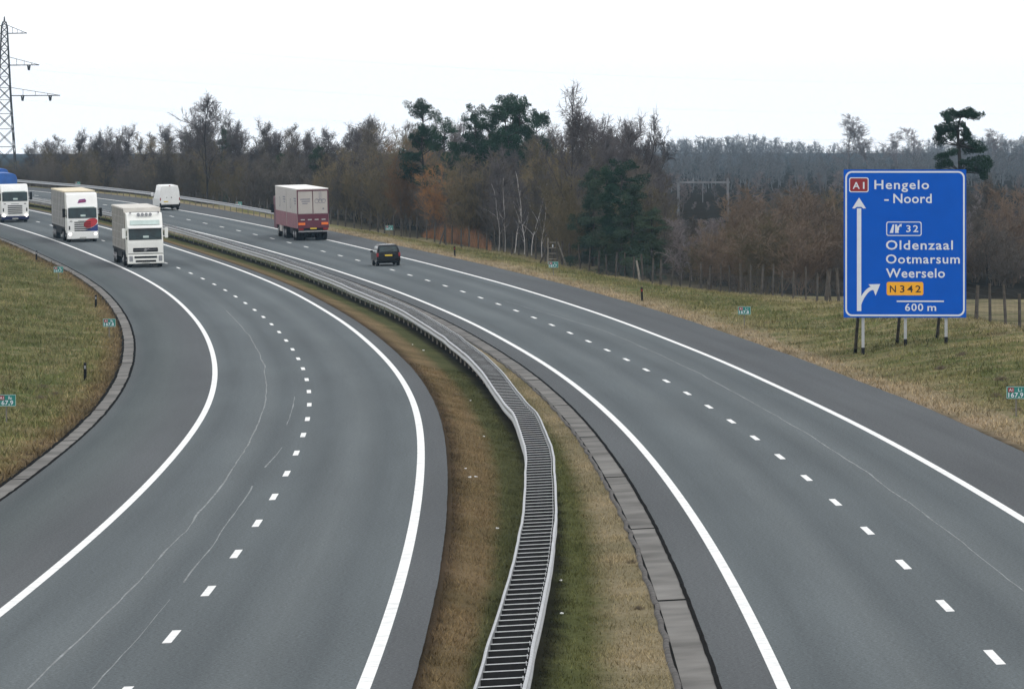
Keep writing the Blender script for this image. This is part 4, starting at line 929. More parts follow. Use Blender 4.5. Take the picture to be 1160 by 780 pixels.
def grow(rng, H, nl=14, nb=7, nt_=6, up=.55, spread=.4, tr=.12, first=.2, stems=1, fuzz=1., tw=.016, droop=0.):
    big, small = [], []
    def branch(p, d, L, r, lvl, out, nseg):
        pts = [p]; dirs = []
        for k in range(nseg):
            d = d + rng.normal(0, .10 + .05 * lvl, 3) + np.array([0, 0, (.10 if lvl < 3 else .03) - droop * lvl * .08]); d = d / np.linalg.norm(d)
            q = pts[-1] + d * L / nseg; rr0 = r * (1 - .75 * k / nseg); rr1 = r * (1 - .75 * (k + 1) / nseg)
            out.append([*pts[-1], *q, max(rr0, tw * .7), max(rr1, tw * .6)]); pts.append(q); dirs.append(d)
        return pts, dirs
    for st in range(stems):
        a = rng.random() * 6.28; off = np.array([math.cos(a), math.sin(a), 0]) * (0 if stems == 1 else rng.random() * .5 * H * .15)
        d0 = np.array([math.cos(a) * .12, math.sin(a) * .12, 1.]) if stems > 1 else np.array([0, 0, 1.])
        if stems > 1: d0[:2] *= 1 + 3.2 * spread
        tp, td = branch(off, d0 / np.linalg.norm(d0), H * (.93 if stems == 1 else rng.uniform(.6, .95)), tr / math.sqrt(stems), 0, big, 9)
        for i in range(nl):
            f = first + (1 - first) * (i + rng.random()) / nl; k = min(int(f * 9), 8); p = tp[k] + (tp[k + 1] - tp[k]) * (f * 9 - k)
            a = rng.random() * 6.28; u = up + .5 * f; d = np.array([math.cos(a), math.sin(a), u]); d /= np.linalg.norm(d)
            L = H * spread * (1.15 - .75 * f) * rng.uniform(.6, 1.1); r = tr / math.sqrt(stems) * (.5 - .3 * f)
            bp, bd = branch(p, d, L, max(r, .02), 1, big if L > H * .18 else small, 4)
            for j in range(nb):
                g_ = .2 + .8 * rng.random(); kk = min(int(g_ * 4), 3); p2 = bp[kk] + (bp[kk + 1] - bp[kk]) * (g_ * 4 - kk)
                d2 = bd[kk] + rng.normal(0, .6, 3) + np.array([0, 0, .25]); d2 /= np.linalg.norm(d2); L2 = L * rng.uniform(.3, .6)
                cp, cdd = branch(p2, d2, L2, .022, 2, small, 3)
                for q in range(nt_):
                    h_ = .15 + .85 * rng.random(); k3 = min(int(h_ * 3), 2); p3 = cp[k3] + (cp[k3 + 1] - cp[k3]) * (h_ * 3 - k3)
                    d3 = cdd[k3] + rng.normal(0, .7, 3) + np.array([0, 0, .2 - droop]); d3 /= np.linalg.norm(d3)
                    L3 = rng.uniform(.35, .8) * (H / 10) ** .5 * fuzz; e = p3 + d3 * L3; small.append([*p3, *e, tw, tw * .6])
                    for _ in range(2):
                        o_ = p3 + d3 * L3 * rng.uniform(.2, .9); d4 = d3 + rng.normal(0, .6, 3); d4 /= np.linalg.norm(d4); small.append([*o_, *(o_ + d4 * L3 * .55), tw * .8, tw * .5])
    return big, small

def needles(rng, clumps, n_per, size, flat=1.):
    V = []
    for cx, cy, cz, rx, rz in clumps:
        n = int(n_per * (rx * rx * rz) ** .6 * 4)
        # surface-weighted lumpy cluster
        d = rng.normal(0, 1, (n, 3)); d /= np.linalg.norm(d, axis=1, keepdims=True); rad = rng.random(n) ** .45
        c = np.array([cx, cy, cz]) + d * rad[:, None] * np.array([rx, rx, rz])
        c += (vnoise(c[:, 0] * 1.7 + 50, c[:, 2] * 1.7 + 50, 7)[:, None] - .5) * .5
        s_ = size * rng.uniform(.5, 1.3, n)[:, None]
        a = rng.normal(0, 1, (n, 3)); a /= np.linalg.norm(a, axis=1, keepdims=True); b = rng.normal(0, 1, (n, 3)) + np.array([0, 0, .8]); b /= np.linalg.norm(b, axis=1, keepdims=True)
        V.append(np.stack([c - a * s_ * .45, c + a * s_ * .45, c + b * s_ * 1.5], 1))
    V = np.concatenate(V); return V.reshape(-1, 3), np.arange(len(V) * 3).reshape(-1, 3)

PROTO = {}
def proto(kind, variants):
    PROTO[kind] = variants
def mkbare(kind, seeds, twm, trm, **k):
    L = []
    for sd_ in seeds:
        rng = np.random.default_rng(sd_); b, s_ = grow(rng, 10., **k)
        V, F = segs_mesh('', b, None); mb_ = npmesh(kind + '_trunk', V, F, smooth=True); mb_.materials.append(M[trm])
        V, F = segs_mesh('', s_, None); ms = npmesh(kind + '_crown', V, F); ms.materials.append(M[twm]); L.append((mb_, ms))
    proto(kind, L)
mkbare('bare_tree', [1, 2, 3, 4], 'tw_grey', 'trunk', nl=16, nb=8, nt_=7, up=1.05, spread=.42, tr=.10, first=.2, tw=.015)
mkbare('slender_tree', [11, 12, 13], 'tw_brown', 'trunk', nl=20, nb=7, nt_=6, up=1.1, spread=.30, tr=.08, first=.15, tw=.014)
mkbare('pale_tree', [15, 16, 17], 'tw_pale', 'tw_pale', nl=17, nb=6, nt_=5, up=.9, spread=.30, tr=.08, first=.12, tw=.02)
mkbare('birch', [21, 22, 23], 'tw_grey', 'bbirch', nl=17, nb=7, nt_=5, up=1.1, spread=.30, tr=.055, first=.22, droop=.12, stems=2)
mkbare('white_birch', [25, 26, 27], 'tw_grey', 'wbirch', nl=9, nb=6, nt_=5, up=1.3, spread=.30, tr=.075, first=.15, droop=.1)
mkbare('olive_thicket', [31, 32, 33], 'tw_olive', 'tw_olive', nl=9, nb=4, nt_=4, up=1.0, spread=.35, tr=.10, first=.04, stems=10, tw=.016)
mkbare('brown_thicket', [41, 42, 43], 'tw_brown', 'tw_brown', nl=9, nb=4, nt_=4, up=.95, spread=.35, tr=.10, first=.03, stems=10, tw=.016)
mkbare('russet_thicket', [45, 46, 47], 'tw_russet', 'tw_russet', nl=9, nb=4, nt_=4, up=1.15, spread=.35, tr=.09, first=.03, stems=11, tw=.016)
mkbare('orange_thicket', [51, 52], 'tw_orange', 'tw_brown', nl=8, nb=4, nt_=4, up=1.3, spread=.30, tr=.09, first=.12, stems=9, tw=.018)
def mkpine(kind, seeds, m_, style):
    L = []
    for sd_ in seeds:
        rng = np.random.default_rng(sd_); b = []; cl = []; H = 10.
        z = np.linspace(0, H * .96, 8); wob = np.cumsum(rng.normal(0, .09, (8, 2)), 0); tp = np.column_stack([wob, z]); tp[0, :2] = 0
        for i in range(7): b.append([*tp[i], *tp[i + 1], .17 * (1 - .11 * i), .17 * (1 - .11 * (i + 1))])
        if style == 'pine':
            for i in range(26):
                f = .34 + .64 * (i + rng.random()) / 26; k = min(int(f / .96 * 7), 6); p = tp[k] + (tp[k + 1] - tp[k]) * (f / .96 * 7 - k if k < 6 else .5); p[2] = f * H
                a = rng.random() * 6.28; L_ = rng.uniform(.8, 2.6) * (1.15 - .55 * f); e = p + np.array([math.cos(a) * L_, math.sin(a) * L_, L_ * rng.uniform(.1, .6)])
                b.append([*p, *e, .05, .025]); cl.append((*e, rng.uniform(.45, .8), rng.uniform(.3, .5)))
                if L_ > 1.4: m2 = p + (e - p) * .6; cl.append((m2[0], m2[1], m2[2] + .15, rng.uniform(.4, .6), .35))
            cl.append((tp[-1][0], tp[-1][1], H * .95, .6, .55))
        else:
            for i in range(46):
                f = .05 + .93 * (i + rng.random()) / 46; a = rng.random() * 6.28; L_ = (2.2 * (1 - f) ** .42 + .2) * rng.uniform(.35, 1.2)
                e = np.array([math.cos(a) * L_, math.sin(a) * L_, f * H - .18 * L_]); b.append([0, 0, f * H, *e, .035, .02])
                for q in (.45, .95): cl.append((e[0] * q, e[1] * q, f * H - .18 * L_ * q, .30 + .28 * L_ * .5, .42))
        V, F = segs_mesh('', b, None); mb_ = npmesh(kind + '_trunk', V, F, smooth=True); mb_.materials.append(M['trunk'])
        V, F = needles(rng, cl, 330, .095); ms = npmesh(kind + '_crown', V, F); ms.materials.append(M[m_]); L.append((mb_, ms))
    proto(kind, L)
mkpine('pine_tree', [61, 62, 63], 'needle', 'pine')
mkpine('spruce_tree', [71, 72], 'needle2', 'spruce')

NT = {}
def tree(kind, X, Y, H, label, group, cat='tree', name=None, wx=1., vi=None, rot=None, zoff=0.):
    vs = PROTO[kind]; NT[kind] = NT.get(kind, 0) + 1
    me = vs[random.randrange(len(vs)) if vi is None else vi]; z = gz(X, Y) + zoff
    rt = empty(name or kind, (X, Y, z), (0, 0, random.random() * 6.28 if rot is None else rot), label=label, cat=cat, group=group)
    k = H / 10.; rt.scale = (k * wx, k * wx, k)
    link('trunk' if 'thicket' not in kind else 'stems', me[0], None, rt); link('crown' if 'thicket' not in kind else 'twigs', me[1], None, rt)
    return rt
def topz(py, Y): return ZC + (160. - py) * Y / 6762.6
random.seed(23)
# silhouette of the wood behind the right-hand fence (photo x -> treetop y)
SX = [-60, 0, 20, 50, 100, 140, 200, 235, 280, 330, 360, 400, 430, 470, 520, 560, 600, 640, 660, 700, 730, 745, 760, 775, 800, 840, 870, 900, 940, 1000, 1100, 1160, 1230]
SY = [164, 167, 161, 155, 143, 150, 148, 140, 149, 148, 156, 152, 141, 149, 144, 148, 146, 144, 138, 150, 152, 190, 238, 248, 250, 238, 218, 212, 215, 235, 235, 222, 220]
def LAND(px):
    for a, t in ((30, 'under the pylon'), (75, 'above the blue loaded lorry'), (120, 'above the red and blue lorry'), (165, 'above the cream cab lorry'), (215, 'behind the white van'), (260, 'below the fan-shaped tree'), (308, 'left of the box lorry'), (378, 'behind the box lorry'), (420, 'right of the box lorry'),
                 (455, 'above the dark car'), (490, 'behind the fence right of the dark car'), (530, 'behind the rusty undergrowth'), (565, 'left of the white birches'), (612, 'behind the white birches'), (640, 'behind the wooden ladder'), (680, 'by the rounded olive thicket'), (720, 'around the dull green conifers'), (760, 'right of the dull green conifers'), (835, 'below the gantry'), (900, 'behind the rounded brown thickets'), (955, 'left of the blue sign'), (1095, 'behind the blue sign')):
        if px < a: return t
    return 'right of the blue sign'
def wood():
    n = 0
    for row, t0 in enumerate((22.6, 27., 32., 40., 52.)):
        stp = (3.3, 4.6, 6.0, 7.5, 9.5)[row]; s = 262. + row * 3
        while s < 700:
            s += stp * random.uniform(.7, 1.3); t = t0 + random.uniform(-2.2, 2.2)
            p = ground(s, t)[0]; X, Y, z = p; px = 580 + X / Y * 6762.6
            if px < -70 or px > 1230: continue
            top = topz(np.interp(px, SX, SY), Y); full = top - z
            if px > 752 and row > 3: continue
            if px > 1075 and Y < 420: continue
            f = (random.uniform(.50, .78), random.uniform(.6, .9), random.uniform(.75, 1.0), random.uniform(.85, 1.04), random.uniform(.9, 1.1))[row]
            H = max(2.5, full * f)
            a = random.random()
            if px > 745: kind = 'brown_thicket' if a < .5 else 'olive_thicket' if a < .8 else 'slender_tree'
            elif row == 0: kind = 'brown_thicket' if a < .5 else 'olive_thicket' if a < .78 else 'slender_tree' if a < .93 else 'bare_tree'
            elif row < 3: kind = 'bare_tree' if a < .4 else 'slender_tree' if a < .65 else 'birch' if a < .72 else 'brown_thicket' if a < .9 else 'spruce_tree' if px < 420 and a > .97 else 'olive_thicket'
            else: kind = 'bare_tree' if a < .5 else 'slender_tree' if a < .85 else 'birch' if a < .93 else ('pine_tree' if px < 420 and a > .97 else 'bare_tree')
            land = LAND(px); rowt = ('front row', 'second row', 'third row', 'fourth row', 'back row')[row]
            lab = {'bare_tree': 'leafless grey tree', 'slender_tree': 'slender brown tree', 'birch': 'pale bare birch', 'brown_thicket': 'bare brown thicket', 'olive_thicket': 'bare olive thicket', 'spruce_tree': 'dark evergreen conifer', 'pine_tree': 'dark pine'}[kind] + ', ' + rowt + ', ' + land
            cat = 'thicket' if 'thicket' in kind else 'tree'
            tree(kind, X, Y, H, lab, {'thicket': 'bare thickets in the wood behind the fence'}.get(cat, 'trees of the wood behind the fence'), cat, wx=random.uniform(.85, 1.2) * (1.25 if cat == 'thicket' and H < 5 else 1.)); n += 1
    return n
nw = wood()

def spec(kind, px, Y, py, label, cat='tree', wx=1., vi=None, rot=None, dx=0.):
    Y = max(Y, yfence(px, 19.6)) if px < 1090 else Y
    X = at_px(px, Y) + dx; z = gz(X, Y); return tree(kind, X, Y, topz(py, Y) - z, label, None, cat, wx=wx, vi=vi, rot=rot)
# individually recognisable trees
spec('bare_tree', 235, 640, 113, 'tall bare fan-shaped tree rising above the wood between van and box lorry', wx=1.15, vi=1)
spec('pine_tree', 485, 548, 117, 'dark green pine with ragged crown, left of the broad pine group', wx=.8, vi=2)
spec('pine_tree', 497, 546, 138, 'lower dark pine right of the ragged one, left of the broad pine group', wx=.8, vi=1)
for px, Y_, py, wx, vi, lb in ((540, 552, 124, .72, 1, 'dark green pine at the left end of the broad pine group'), (553, 546, 131, .8, 2, 'lower dark pine second from the left in the broad pine group'), (566, 543, 117, .8, 2, 'dark green pine in the middle of the broad pine group'),
        (580, 550, 114, .8, 0, 'tallest dark green pine of the broad pine group'), (593, 545, 115, .8, 1, 'dark green pine second from the right in the broad pine group'), (607, 548, 128, .7, 2, 'dark green pine at the right end of the broad pine group'), (578, 538, 150, 1.1, 1, 'low dark pine filling the front of the broad pine group')):
    spec('pine_tree', px, Y_, py, lb, wx=wx, vi=vi)
spec('bare_tree', 655, 470, 118, 'tall bare birch-like tree rising above the wood right of the pine group', wx=.8, vi=2)
spec('bare_tree', 700, 480, 147, 'dark bare tree with upswept limbs at the right end of the wood', wx=.8, vi=3)
spec('bare_tree', 722, 476, 146, 'dark bare tree with forked crown, last one before the distant wood', wx=.75, vi=0)
spec('white_birch', 565, 400, 200, 'slim white-stemmed birch behind the fence, leftmost of the birch group', wx=1.0, vi=2)
spec('white_birch', 572, 400, 195, 'white-stemmed birch behind the fence, second from the left of the birch group', wx=1.0, vi=0)
spec('white_birch', 583, 395, 186, 'white-stemmed birch behind the fence, middle one of the birch group', wx=1.1, vi=1)
spec('white_birch', 602, 392, 190, 'white-stemmed birch behind the fence, second from the right of the birch group', wx=1.1, vi=2)
spec('white_birch', 614, 397, 200, 'white-stemmed birch behind the fence, nearest to the ladder', wx=1.0, vi=0)
spec('orange_thicket', 462, 452, 168, 'tall orange-brown willow thicket in the wood above the dark car', 'thicket', 1.1)
spec('orange_thicket', 500, 455, 185, 'orange-tinged willow thicket left of the birches', 'thicket', 1.1)
spec('olive_thicket', 530, 445, 178, 'olive willow thicket in front of the broad pine group', 'thicket', 1.2)
spec('white_birch', 594, 398, 210, 'thin crooked white-stemmed birch behind the fence, between the taller birches', wx=1.2, vi=0)
spec('olive_thicket', 650, 405, 202, 'rounded olive willow thicket right of the ladder', 'thicket', 1.25)
spec('olive_thicket', 668, 400, 232, 'low olive thicket by the fence at the foot of the dark conifers', 'thicket', 1.3)
spec('spruce_tree', 672, 418, 192, 'dull green conifer above the low olive thicket, leftmost of its clump', wx=1.1, vi=0)
spec('spruce_tree', 688, 412, 188, 'tall dull green conifer right of the rounded thicket', wx=1.1, vi=1)
spec('pine_tree', 706, 415, 186, 'dark green pine crown in the middle of the dull green conifer clump', wx=1.1, vi=1)
spec('spruce_tree', 718, 402, 208, 'dull green conifer with bulging crown, right of the tall one', wx=1.35, vi=1)
spec('spruce_tree', 738, 392, 236, 'low broad dull green conifer at the fence, rightmost of its clump', wx=1.6, vi=0)
spec('spruce_tree', 704, 390, 240, 'low dark conifer at the fence below the tall dull green one', wx=1.6, vi=1)
for i, (px, py, kd, t_) in enumerate(((425, 172, 'brown_thicket', 24), (445, 163, 'orange_thicket', 26), (478, 172, 'orange_thicket', 24), (492, 168, 'olive_thicket', 28), (512, 176, 'olive_thicket', 25), (527, 170, 'brown_thicket', 29), (545, 176, 'olive_thicket', 24), (560, 172, 'brown_thicket', 28), (578, 184, 'brown_thicket', 25), (596, 180, 'brown_thicket', 30), (612, 184, 'brown_thicket', 26), (628, 190, 'olive_thicket', 24), (640, 178, 'brown_thicket', 30), (400, 178, 'brown_thicket', 24), (385, 170, 'olive_thicket', 28), (455, 178, 'orange_thicket', 23), (468, 180, 'olive_thicket', 27), (440, 185, 'brown_thicket', 22), (516, 168, 'orange_thicket', 32), (655, 200, 'orange_thicket', 28), (590, 212, 'brown_thicket', 22))):
    spec(kd, px, yfence(px, t_), py, 'rounded bare ' + kd.split('_')[0] + ' thicket behind the fence between box lorry and ladder', 'thicket', 1.15)['group'] = 'rounded bare thickets behind the fence'
# brown shrubs in the middle right, behind the fence
for i, (px, Y, py, kd, wx, lb) in enumerate([(848, 392, 224, 'russet_thicket', 1.6, 'large rounded russet thicket left of the blue sign, left part'), (880, 388, 211, 'russet_thicket', 1.7, 'large rounded russet thicket left of the blue sign, middle part'),
        (918, 380, 214, 'russet_thicket', 1.7, 'large rounded russet thicket directly left of the blue sign'), (862, 370, 246, 'olive_thicket', 1.7, 'lower olive thicket in front of the rounded russet ones'), (805, 395, 262, 'russet_thicket', 1.5, 'low russet thicket below the steel gantry'), (905, 368, 248, 'russet_thicket', 1.7, 'lower russet thicket by the fence left of the crooked pole'),
        (770, 420, 258, 'brown_thicket', 1.2, 'low brown thicket right of the dull green conifers'), (1112, 440, 205, 'slender_tree', 1.2, 'slender leafless tree right of the blue sign with reddish twigs'), (1150, 430, 212, 'russet_thicket', 1.4, 'russet thicket at the right edge of the picture'), (1130, 425, 245, 'brown_thicket', 1.6, 'low dark thicket beyond the pale field right of the sign'),
        (1104, 428, 262, 'russet_thicket', 1.4, 'low russet thicket directly right of the blue sign'), (955, 372, 230, 'russet_thicket', 1.5, 'russet thicket half hidden behind the left edge of the blue sign'), (835, 380, 255, 'russet_thicket', 1.4, 'low russet thicket at the left foot of the large rounded one'), (1145, 420, 275, 'brown_thicket', 1.5, 'lowest brown thicket beyond the pale field at the right edge')]):
    spec(kd, px, Y, py, lb, 'thicket' if 'thicket' in kd else 'tree', wx)
# young trees of the middle distance between the fence and the far wood
def middle():
    for row, (Y0, pyt, stp) in enumerate(((430, 250, 18), (480, 242, 18), (540, 234, 18), (620, 228, 17), (720, 217, 16), (840, 203, 15))):
        px = 735
        while px < 1225:
            px += stp * random.uniform(.7, 1.3); Y = Y0 + random.uniform(-18, 18); py = pyt + random.uniform(-9, 12)
            if 765 < px < 835 and Y0 < 640: py = max(py, 248)
            kd = random.choice(['pale_tree', 'slender_tree', 'pale_tree', 'brown_thicket', 'pale_tree', 'pale_tree', 'birch'] if row < 3 else ['pale_tree'])
            X = at_px(px, Y); z = gz(X, Y); H = topz(py, Y) - z
            cat = 'thicket' if 'thicket' in kd else 'tree'
            tree(kd, X, Y, H, {'pale_tree': 'young pale bare tree', 'slender_tree': 'slender young brown tree', 'brown_thicket': 'brown bare scrub bush', 'birch': 'young pale stemmed birch'}[kd] + ', ' + ('nearest', 'second', 'third', 'fourth', 'fifth', 'farthest')[row] + ' scrub row, ' + LAND(px), 'scrub and young trees of the middle distance', cat, wx=1.35)
middle()
# trees that stand out over the far wood
for px, Y, py, vi, lb in ((960, 1450, 131, 0, 'tall bare tree rising above the distant wood left of the blue sign'), (985, 1450, 140, 2, 'bare tree just left above the blue sign'), (1040, 1500, 146, 1, 'broad bare tree above the top edge of the blue sign'),
                          (1118, 1500, 147, 3, 'bare tree right of the lone pine above the wood'), (1156, 1500, 155, 2, 'bare tree top at the right edge above the wood'), (1020, 1500, 150, 3, 'pale bare tree above the middle of the blue sign')):
    spec('pale_tree', px, Y, py, lb, 'tree', 1.7, vi % 3)

# lone umbrella-crowned pine behind the sign
def lone_pine():
    Y = 430.; X = at_px(1087, Y); z = gz(X, Y); K = 6762.6 / Y; rng = np.random.default_rng(5)
    rt = empty('pine_tree', (X, Y, z), label='lone tall pine with flat umbrella crown behind the right top corner of the blue sign', cat='tree')
    fx = lambda px: (px - 1087) / K; fz = lambda py: topz(py, Y) - z
    tr = [(0.2, 0, -.3), (.15, 0, fz(240)), (fx(1088), 0, fz(195)), (fx(1086), 0, fz(165)), (fx(1084.5), 0, fz(148)), (fx(1088), 0, fz(133))]
    b = []
    for i in range(5): b.append([*tr[i], *tr[i + 1], .26 - .04 * i, .26 - .04 * (i + 1)])
    cl = []
    def clump(px, py, rx, rz, dy=0.): 
        cl.append((fx(px), dy, fz(py), rx / K, rz / K))
        tz = fz(py + 4); k = min(range(6), key=lambda i: abs(tr[i][2] - tz)); b.append([*tr[k], fx(px), dy, fz(py), .06, .025])
    for px, py in ((1073, 130), (1079, 127), (1086, 127.5), (1093, 127), (1100, 129), (1106, 131.5), (1083, 132), (1094, 132), (1074, 133)):
        clump(px, py, 7.5, 4.2, rng.uniform(-1, 1))
    for px, py in ((1066, 145), (1071, 142), (1078, 140), (1064, 151), (1070, 150), (1063, 157), (1066, 162), (1076, 147), (1084, 144), (1081, 152), (1092, 146), (1097, 149), (1092, 154), (1099, 155), (1103, 161), (1107, 166), (1102, 169), (1110, 170), (1096, 171), (1090, 164), (1075, 156)):
        clump(px, py, 6, 4.2, rng.uniform(-1.4, 1.4))
    for px, py in ((1070, 176), (1077, 172), (1065, 179), (1065, 188), (1072, 186), (1093, 184), (1100, 182), (1107, 182), (1114, 184), (1120, 186), (1116, 191), (1108, 190), (1099, 190), (1115, 197)):
        clump(px, py, 6.5, 4.4, rng.uniform(-1.6, 1.6))
    V, F = segs_mesh('', b, None); link('trunk', npmesh('trunk', V, F, smooth=True), M['trunk'], rt)
    cl = [(a_, b_, c_, d_ * 1.12, e_ * 1.12) for a_, b_, c_, d_, e_ in cl]; V, F = needles(rng, cl, 800, .085); link('crown', npmesh('crown', V, F), M['needle'], rt)
lone_pine()

# rusty reeds and beech saplings at the fence
def reeds():
    rng = np.random.default_rng(9); n = 26000; ss = rng.uniform(385, 452, n); t = 18.9 + 3.4 * rng.random(n); P0, _ = ground(ss, t); px = 580 + P0[:, 0] / P0[:, 1] * 6762.6
    cl = vnoise(ss * .55, t * .9, 81) * .6 + vnoise(ss * 1.9, t * 2, 82) * .4; keep = (px > 480) & (px < 556) & (rng.random(n) < np.clip(cl * 1.7 - .35, 0, 1)); P0 = P0[keep]; cl = cl[keep]
    x, y, z = P0.T; pxk = px[keep]; h = rng.uniform(.3, 1.25, len(x)) * (.35 + 1.4 * cl) * (.35 + .8 * np.sin(np.pi * np.clip((pxk - 480) / 76, 0, 1))); a = rng.random(len(x)) * 6.28; w_ = .022
    B = P0; dx = np.stack([np.cos(a) * w_, np.sin(a) * w_, a * 0], -1); tip = B + np.stack([rng.normal(0, .16, len(x)), rng.normal(0, .16, len(x)), h], -1)
    W_ = np.stack([B - dx, B + dx, tip], 1).reshape(-1, 3)
    link('rusty_undergrowth', npmesh('rusty_undergrowth', W_, np.arange(len(W_)).reshape(-1, 3)), M['beech'], label='rusty orange dead bracken and beech leaves behind the fence near the dark car', cat='undergrowth', kind='stuff')
reeds()
# weeds in the verge
def weeds():
    rng = np.random.default_rng(19); me = None
    spots = [(CR, 132, 10.6), (CR, 106, 9.7), (CR, 104, 9.9), (CR, 92, 8.9), (CR, 88, 9.1), (CR, 118, 11.3), (CR, 140, 12.4), (CR, 96, 10.6), (CR, 110, 12.2), (CL, 140, -9.6), (CL, 134, -9.9), (CL, 146, -10.3), (CL, 215, -9.4), (CR, 29, -5.45), (CR, 15, -5.6)]
    S_ = []
    for i in range(90):
        a = rng.random() * 6.28; L = rng.uniform(.12, .42); d = np.array([math.cos(a) * .5, math.sin(a) * .5, 1.]); p = np.array([rng.normal(0, .16), rng.normal(0, .16), -.03]); e = p + d * L * .7
        S_.append([*p, *e, .006, .004])
        for _ in range(3): q = p + (e - p) * rng.uniform(.3, 1); S_.append([*q, *(q + rng.normal(0, .07, 3)), .005, .004])
    V, F = segs_mesh('', S_, None); me = npmesh('weed', V, F)
    for i, (C, s, t) in enumerate(spots):
        p = C.pt(s, t); k = .3 if -8 < t < 0 and C is CR else .6
        o = link('dry_weed', me, M['dryweed'], label='small dry brown weed tuft standing in the grass', cat='weed', group='dry weed tufts in the grass'); o.location = (p[0], p[1], gz(p[0], p[1])); o.rotation_euler = (0, 0, i); o.scale = (k * rng.uniform(.8, 1.4),) * 2 + (k,)
weeds()

# far wood (one mass)
def far_wood():
    rng = np.random.default_rng(33); T = []
    for k in range(5):
        b, s_ = grow(np.random.default_rng(100 + k), 10., nl=12, nb=4, nt_=2, up=.9, spread=.34, tr=.14, first=.12, tw=.045, fuzz=1.6)
        V, F = segs_mesh('', b + s_, None); T.append((V, F))
    VV, FF, o = [], [], 0
    for Y0, n, lift in ((1000, 36, -24), (1080, 38, -21), (1160, 40, -18), (1250, 42, -15), (1350, 44, -12), (1480, 48, -9), (1620, 52, -7), (1800, 58, -5), (2000, 64, -3), (2200, 70, -1.), (2350, 74, 0.), (2480, 76, .5)):
        for i in range(n):
            px = 690 + 560 * (i + rng.uniform(-.4, 1.4)) / n; Y = Y0 + rng.uniform(-35, 35); X = at_px(px, Y); z = gz(X, Y)
            ty = 162 + 5 * math.sin(px * .021) + rng.uniform(-4, 5) - lift; H = max(3., topz(ty, Y) - z); V, F = T[rng.integers(5)]
            a = rng.random() * 6.28; k = H / 10; c, s2 = math.cos(a) * k * 1.15, math.sin(a) * k * 1.15
            W_ = np.stack([V[:, 0] * c - V[:, 1] * s2 + X, V[:, 0] * s2 + V[:, 1] * c + Y, V[:, 2] * k + z], -1); VV.append(W_); FF.append(F + o); o += len(V)
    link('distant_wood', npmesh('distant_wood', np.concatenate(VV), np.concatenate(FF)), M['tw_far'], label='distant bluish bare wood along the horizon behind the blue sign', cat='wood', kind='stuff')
far_wood()

# pylon
def pylon():
    Y = 1100.; K = 6762.6 / Y; X = at_px(5, Y); zb = gz(X, Y); rt = empty('electricity_pylon', (X, Y, zb), label='tall lattice electricity pylon with three crossarms at the left edge', cat='pylon')
    top = topz(22, Y) - zb; q = MB()
    hw = lambda z: np.interp(z, [0, top * .55, top * .97, top], [2.3, 1.15, .5, .05])
    lv = [0, 4, 8, 11.5, 14.5, 17.2, 19.6, 21.8, 23.8, 25.6, 27.3, 28.9, 30.3, 31.5, 32.5]; lv = [z * top * .985 / 32.5 for z in lv]
    for a, b in zip(lv, lv[1:]):
        ca = [Vector((sx * hw(a), sy * hw(a), a)) for sx, sy in ((-1, -1), (1, -1), (1, 1), (-1, 1))]; cb = [Vector((sx * hw(b), sy * hw(b), b)) for sx, sy in ((-1, -1), (1, -1), (1, 1), (-1, 1))]
        for i in range(4):
            j = (i + 1) % 4; q.cyl(ca[i], cb[i], .13, n=4); q.cyl(ca[i], cb[j], .06, n=3); q.cyl(ca[j], cb[i], .06, n=3); q.cyl(cb[i], cb[j], .06, n=3)
    q.cyl((0, 0, lv[-1]), (0, 0, top + .5), .2, .1, 5); q.build('lattice_tower', M['pylon'], rt)
    for py, tip in ((38, 30.5), (74, 44.5), (108.5, 68)):
        z = topz(py, Y) - zb; L = (tip - 5) / K; h_ = hw(z)
        for sx in (-1, 1):
            q = MB(); e = Vector((sx * L, 0, z + .05))
            for sy in (-1, 1): q.cyl((sx * h_, sy * h_, z), e, .11, n=4); q.cyl((sx * h_, sy * h_, z + 1.5), e, .06, n=4)
            for f in (.25, .5, .75): q.cyl((sx * (h_ + (L - h_) * f), 0, z), (sx * (h_ + (L - h_) * f), 0, z + 1.5 * (1 - f)), .05, n=3)
            arm = q.build('crossarm', M['pylon'], rt)
            for f in ((.62,) if py < 100 else (.22, .78)) if py > 50 else ():
                x = sx * (h_ + (L - h_) * f); q = MB(); q.cyl((x, -.3, z), (x + .15, -.3, z - .95), .16, n=5); q.cyl((x + .35, .3, z), (x + .2, .3, z - .95), .16, n=5); q.build('insulator', M['pylon'], arm)
    pl = empty('power_line', (X, Y, zb), label='thin power line cables running right from the electricity pylon', cat='power line')
    for py, tip in ((40, 28), (79, 35), (113, 22), (113, 58)):
        z = topz(py, Y) - zb; x0 = (tip - 5) / K; q = MB(); pts = [Vector((x0 + 330 * f, 260 * f, z - 26 * f * (1 - f) - 2 * f)) for f in np.linspace(0, 1, 25)]
        for a, b in zip(pts, pts[1:]): q.cyl(a, b, .008, n=3, cap=False)
        q.build('cable', M['gantry'], pl)
pylon()
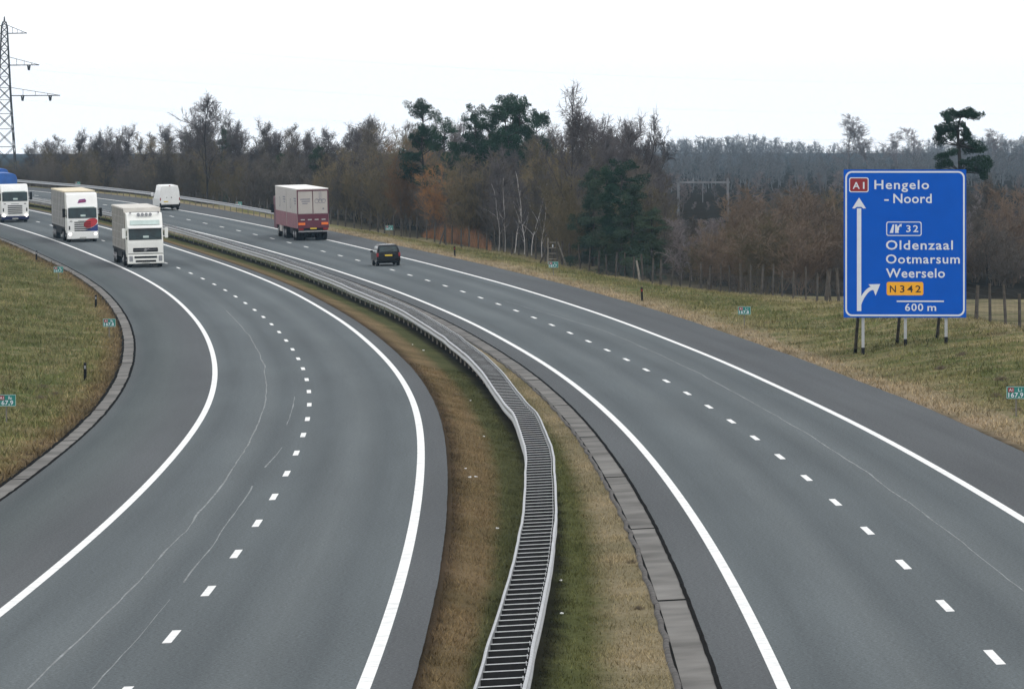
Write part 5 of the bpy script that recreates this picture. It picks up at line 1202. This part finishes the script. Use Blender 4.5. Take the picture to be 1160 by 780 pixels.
def gantry():
    Y = 640.; K = 6762.6 / Y; X = at_px(796, Y); zb = gz(X, Y); rt = empty('railway_gantry', (X, Y, zb), label='grey steel portal gantry standing in the scrub before the distant wood', cat='gantry'); z = topz(206, Y) - zb
    for px in (768.5, 824.5):
        x = (px - 796) / K; q = MB(); q.box(x - .12, x + .12, -.12, .12, -.3, z + .45); q.build('mast', M['gantry'], rt)
    q = MB(); a, b = (766 - 796) / K, (827 - 796) / K; q.box(a, b, -.1, .1, z - .16, z + .06); q.build('crossbeam', M['gantry'], rt)
    q = MB(); q.cyl((0, 0, z), (0, 0, z - 2.2), .045, n=5); q.build('drop_tube', M['gantry'], rt)
    for px in (785, 807.5): q = MB(); x = (px - 796) / K; q.cyl((x, 0, z), (x, 0, z + .4), .1, .06, 6); q.build('insulator', M['gantry'], rt)
gantry()

# ------------------------------------------------------------------ tell look-alikes apart by their place in the row
_by = {}
for o in bpy.data.objects:
    if o.parent is None and o.get('label') and ('thicket' in o.name or 'litter' in o.name or 'tree' in o.name or 'birch' in o.name or 'weed' in o.name): _by.setdefault(o['label'], []).append(o)
ORD = ['first', 'second', 'third', 'fourth', 'fifth', 'sixth', 'seventh', 'eighth', 'ninth', 'tenth', 'eleventh', 'twelfth', 'thirteenth', 'fourteenth', 'fifteenth', 'sixteenth', 'seventeenth', 'eighteenth']
for lb, L in _by.items():
    if len(L) < 2: continue
    far = 'litter' in L[0].name
    L.sort(key=lambda o: o.location.y if far else o.location.x / o.location.y)
    for i, o in enumerate(L):
        if len(L) == 2: o['label'] = lb + (', left one', ', right one')[i]
        elif len(L) == 3: o['label'] = lb + (', left one', ', middle one', ', right one')[i]
        elif len(L) <= 18: o['label'] = lb + ', ' + ORD[i] + (' from below' if far else ' from left')

# ------------------------------------------------------------------ haze
gb = np.array([v.co for v in bpy.data.objects['ground'].data.vertices]); gmin, gmax = gb.min(0), gb.max(0)
hz = MB(); hz.box(gmin[0] - 40, gmax[0] + 40, gmin[1] - 40, gmax[1] + 40, gmin[2] - 1, 62)
hm = bpy.data.materials.new('haze'); hm.use_nodes = True; hn = hm.node_tree; hn.nodes.clear(); ho = hn.nodes.new('ShaderNodeOutputMaterial'); pv = hn.nodes.new('ShaderNodeVolumePrincipled')
pv.inputs['Color'].default_value = (.50, .76, 1., 1); pv.inputs['Density'].default_value = .000075; pv.inputs['Anisotropy'].default_value = 0.
hn.links.new(pv.outputs[0], ho.inputs['Volume'])
ho_ = hz.build('haze', hm, None, label='thin bluish winter haze lying over the whole landscape', cat='haze', kind='stuff')
print('trees', NT, 'wood', nw, 'verts', sum(len(m.vertices) for m in bpy.data.meshes))
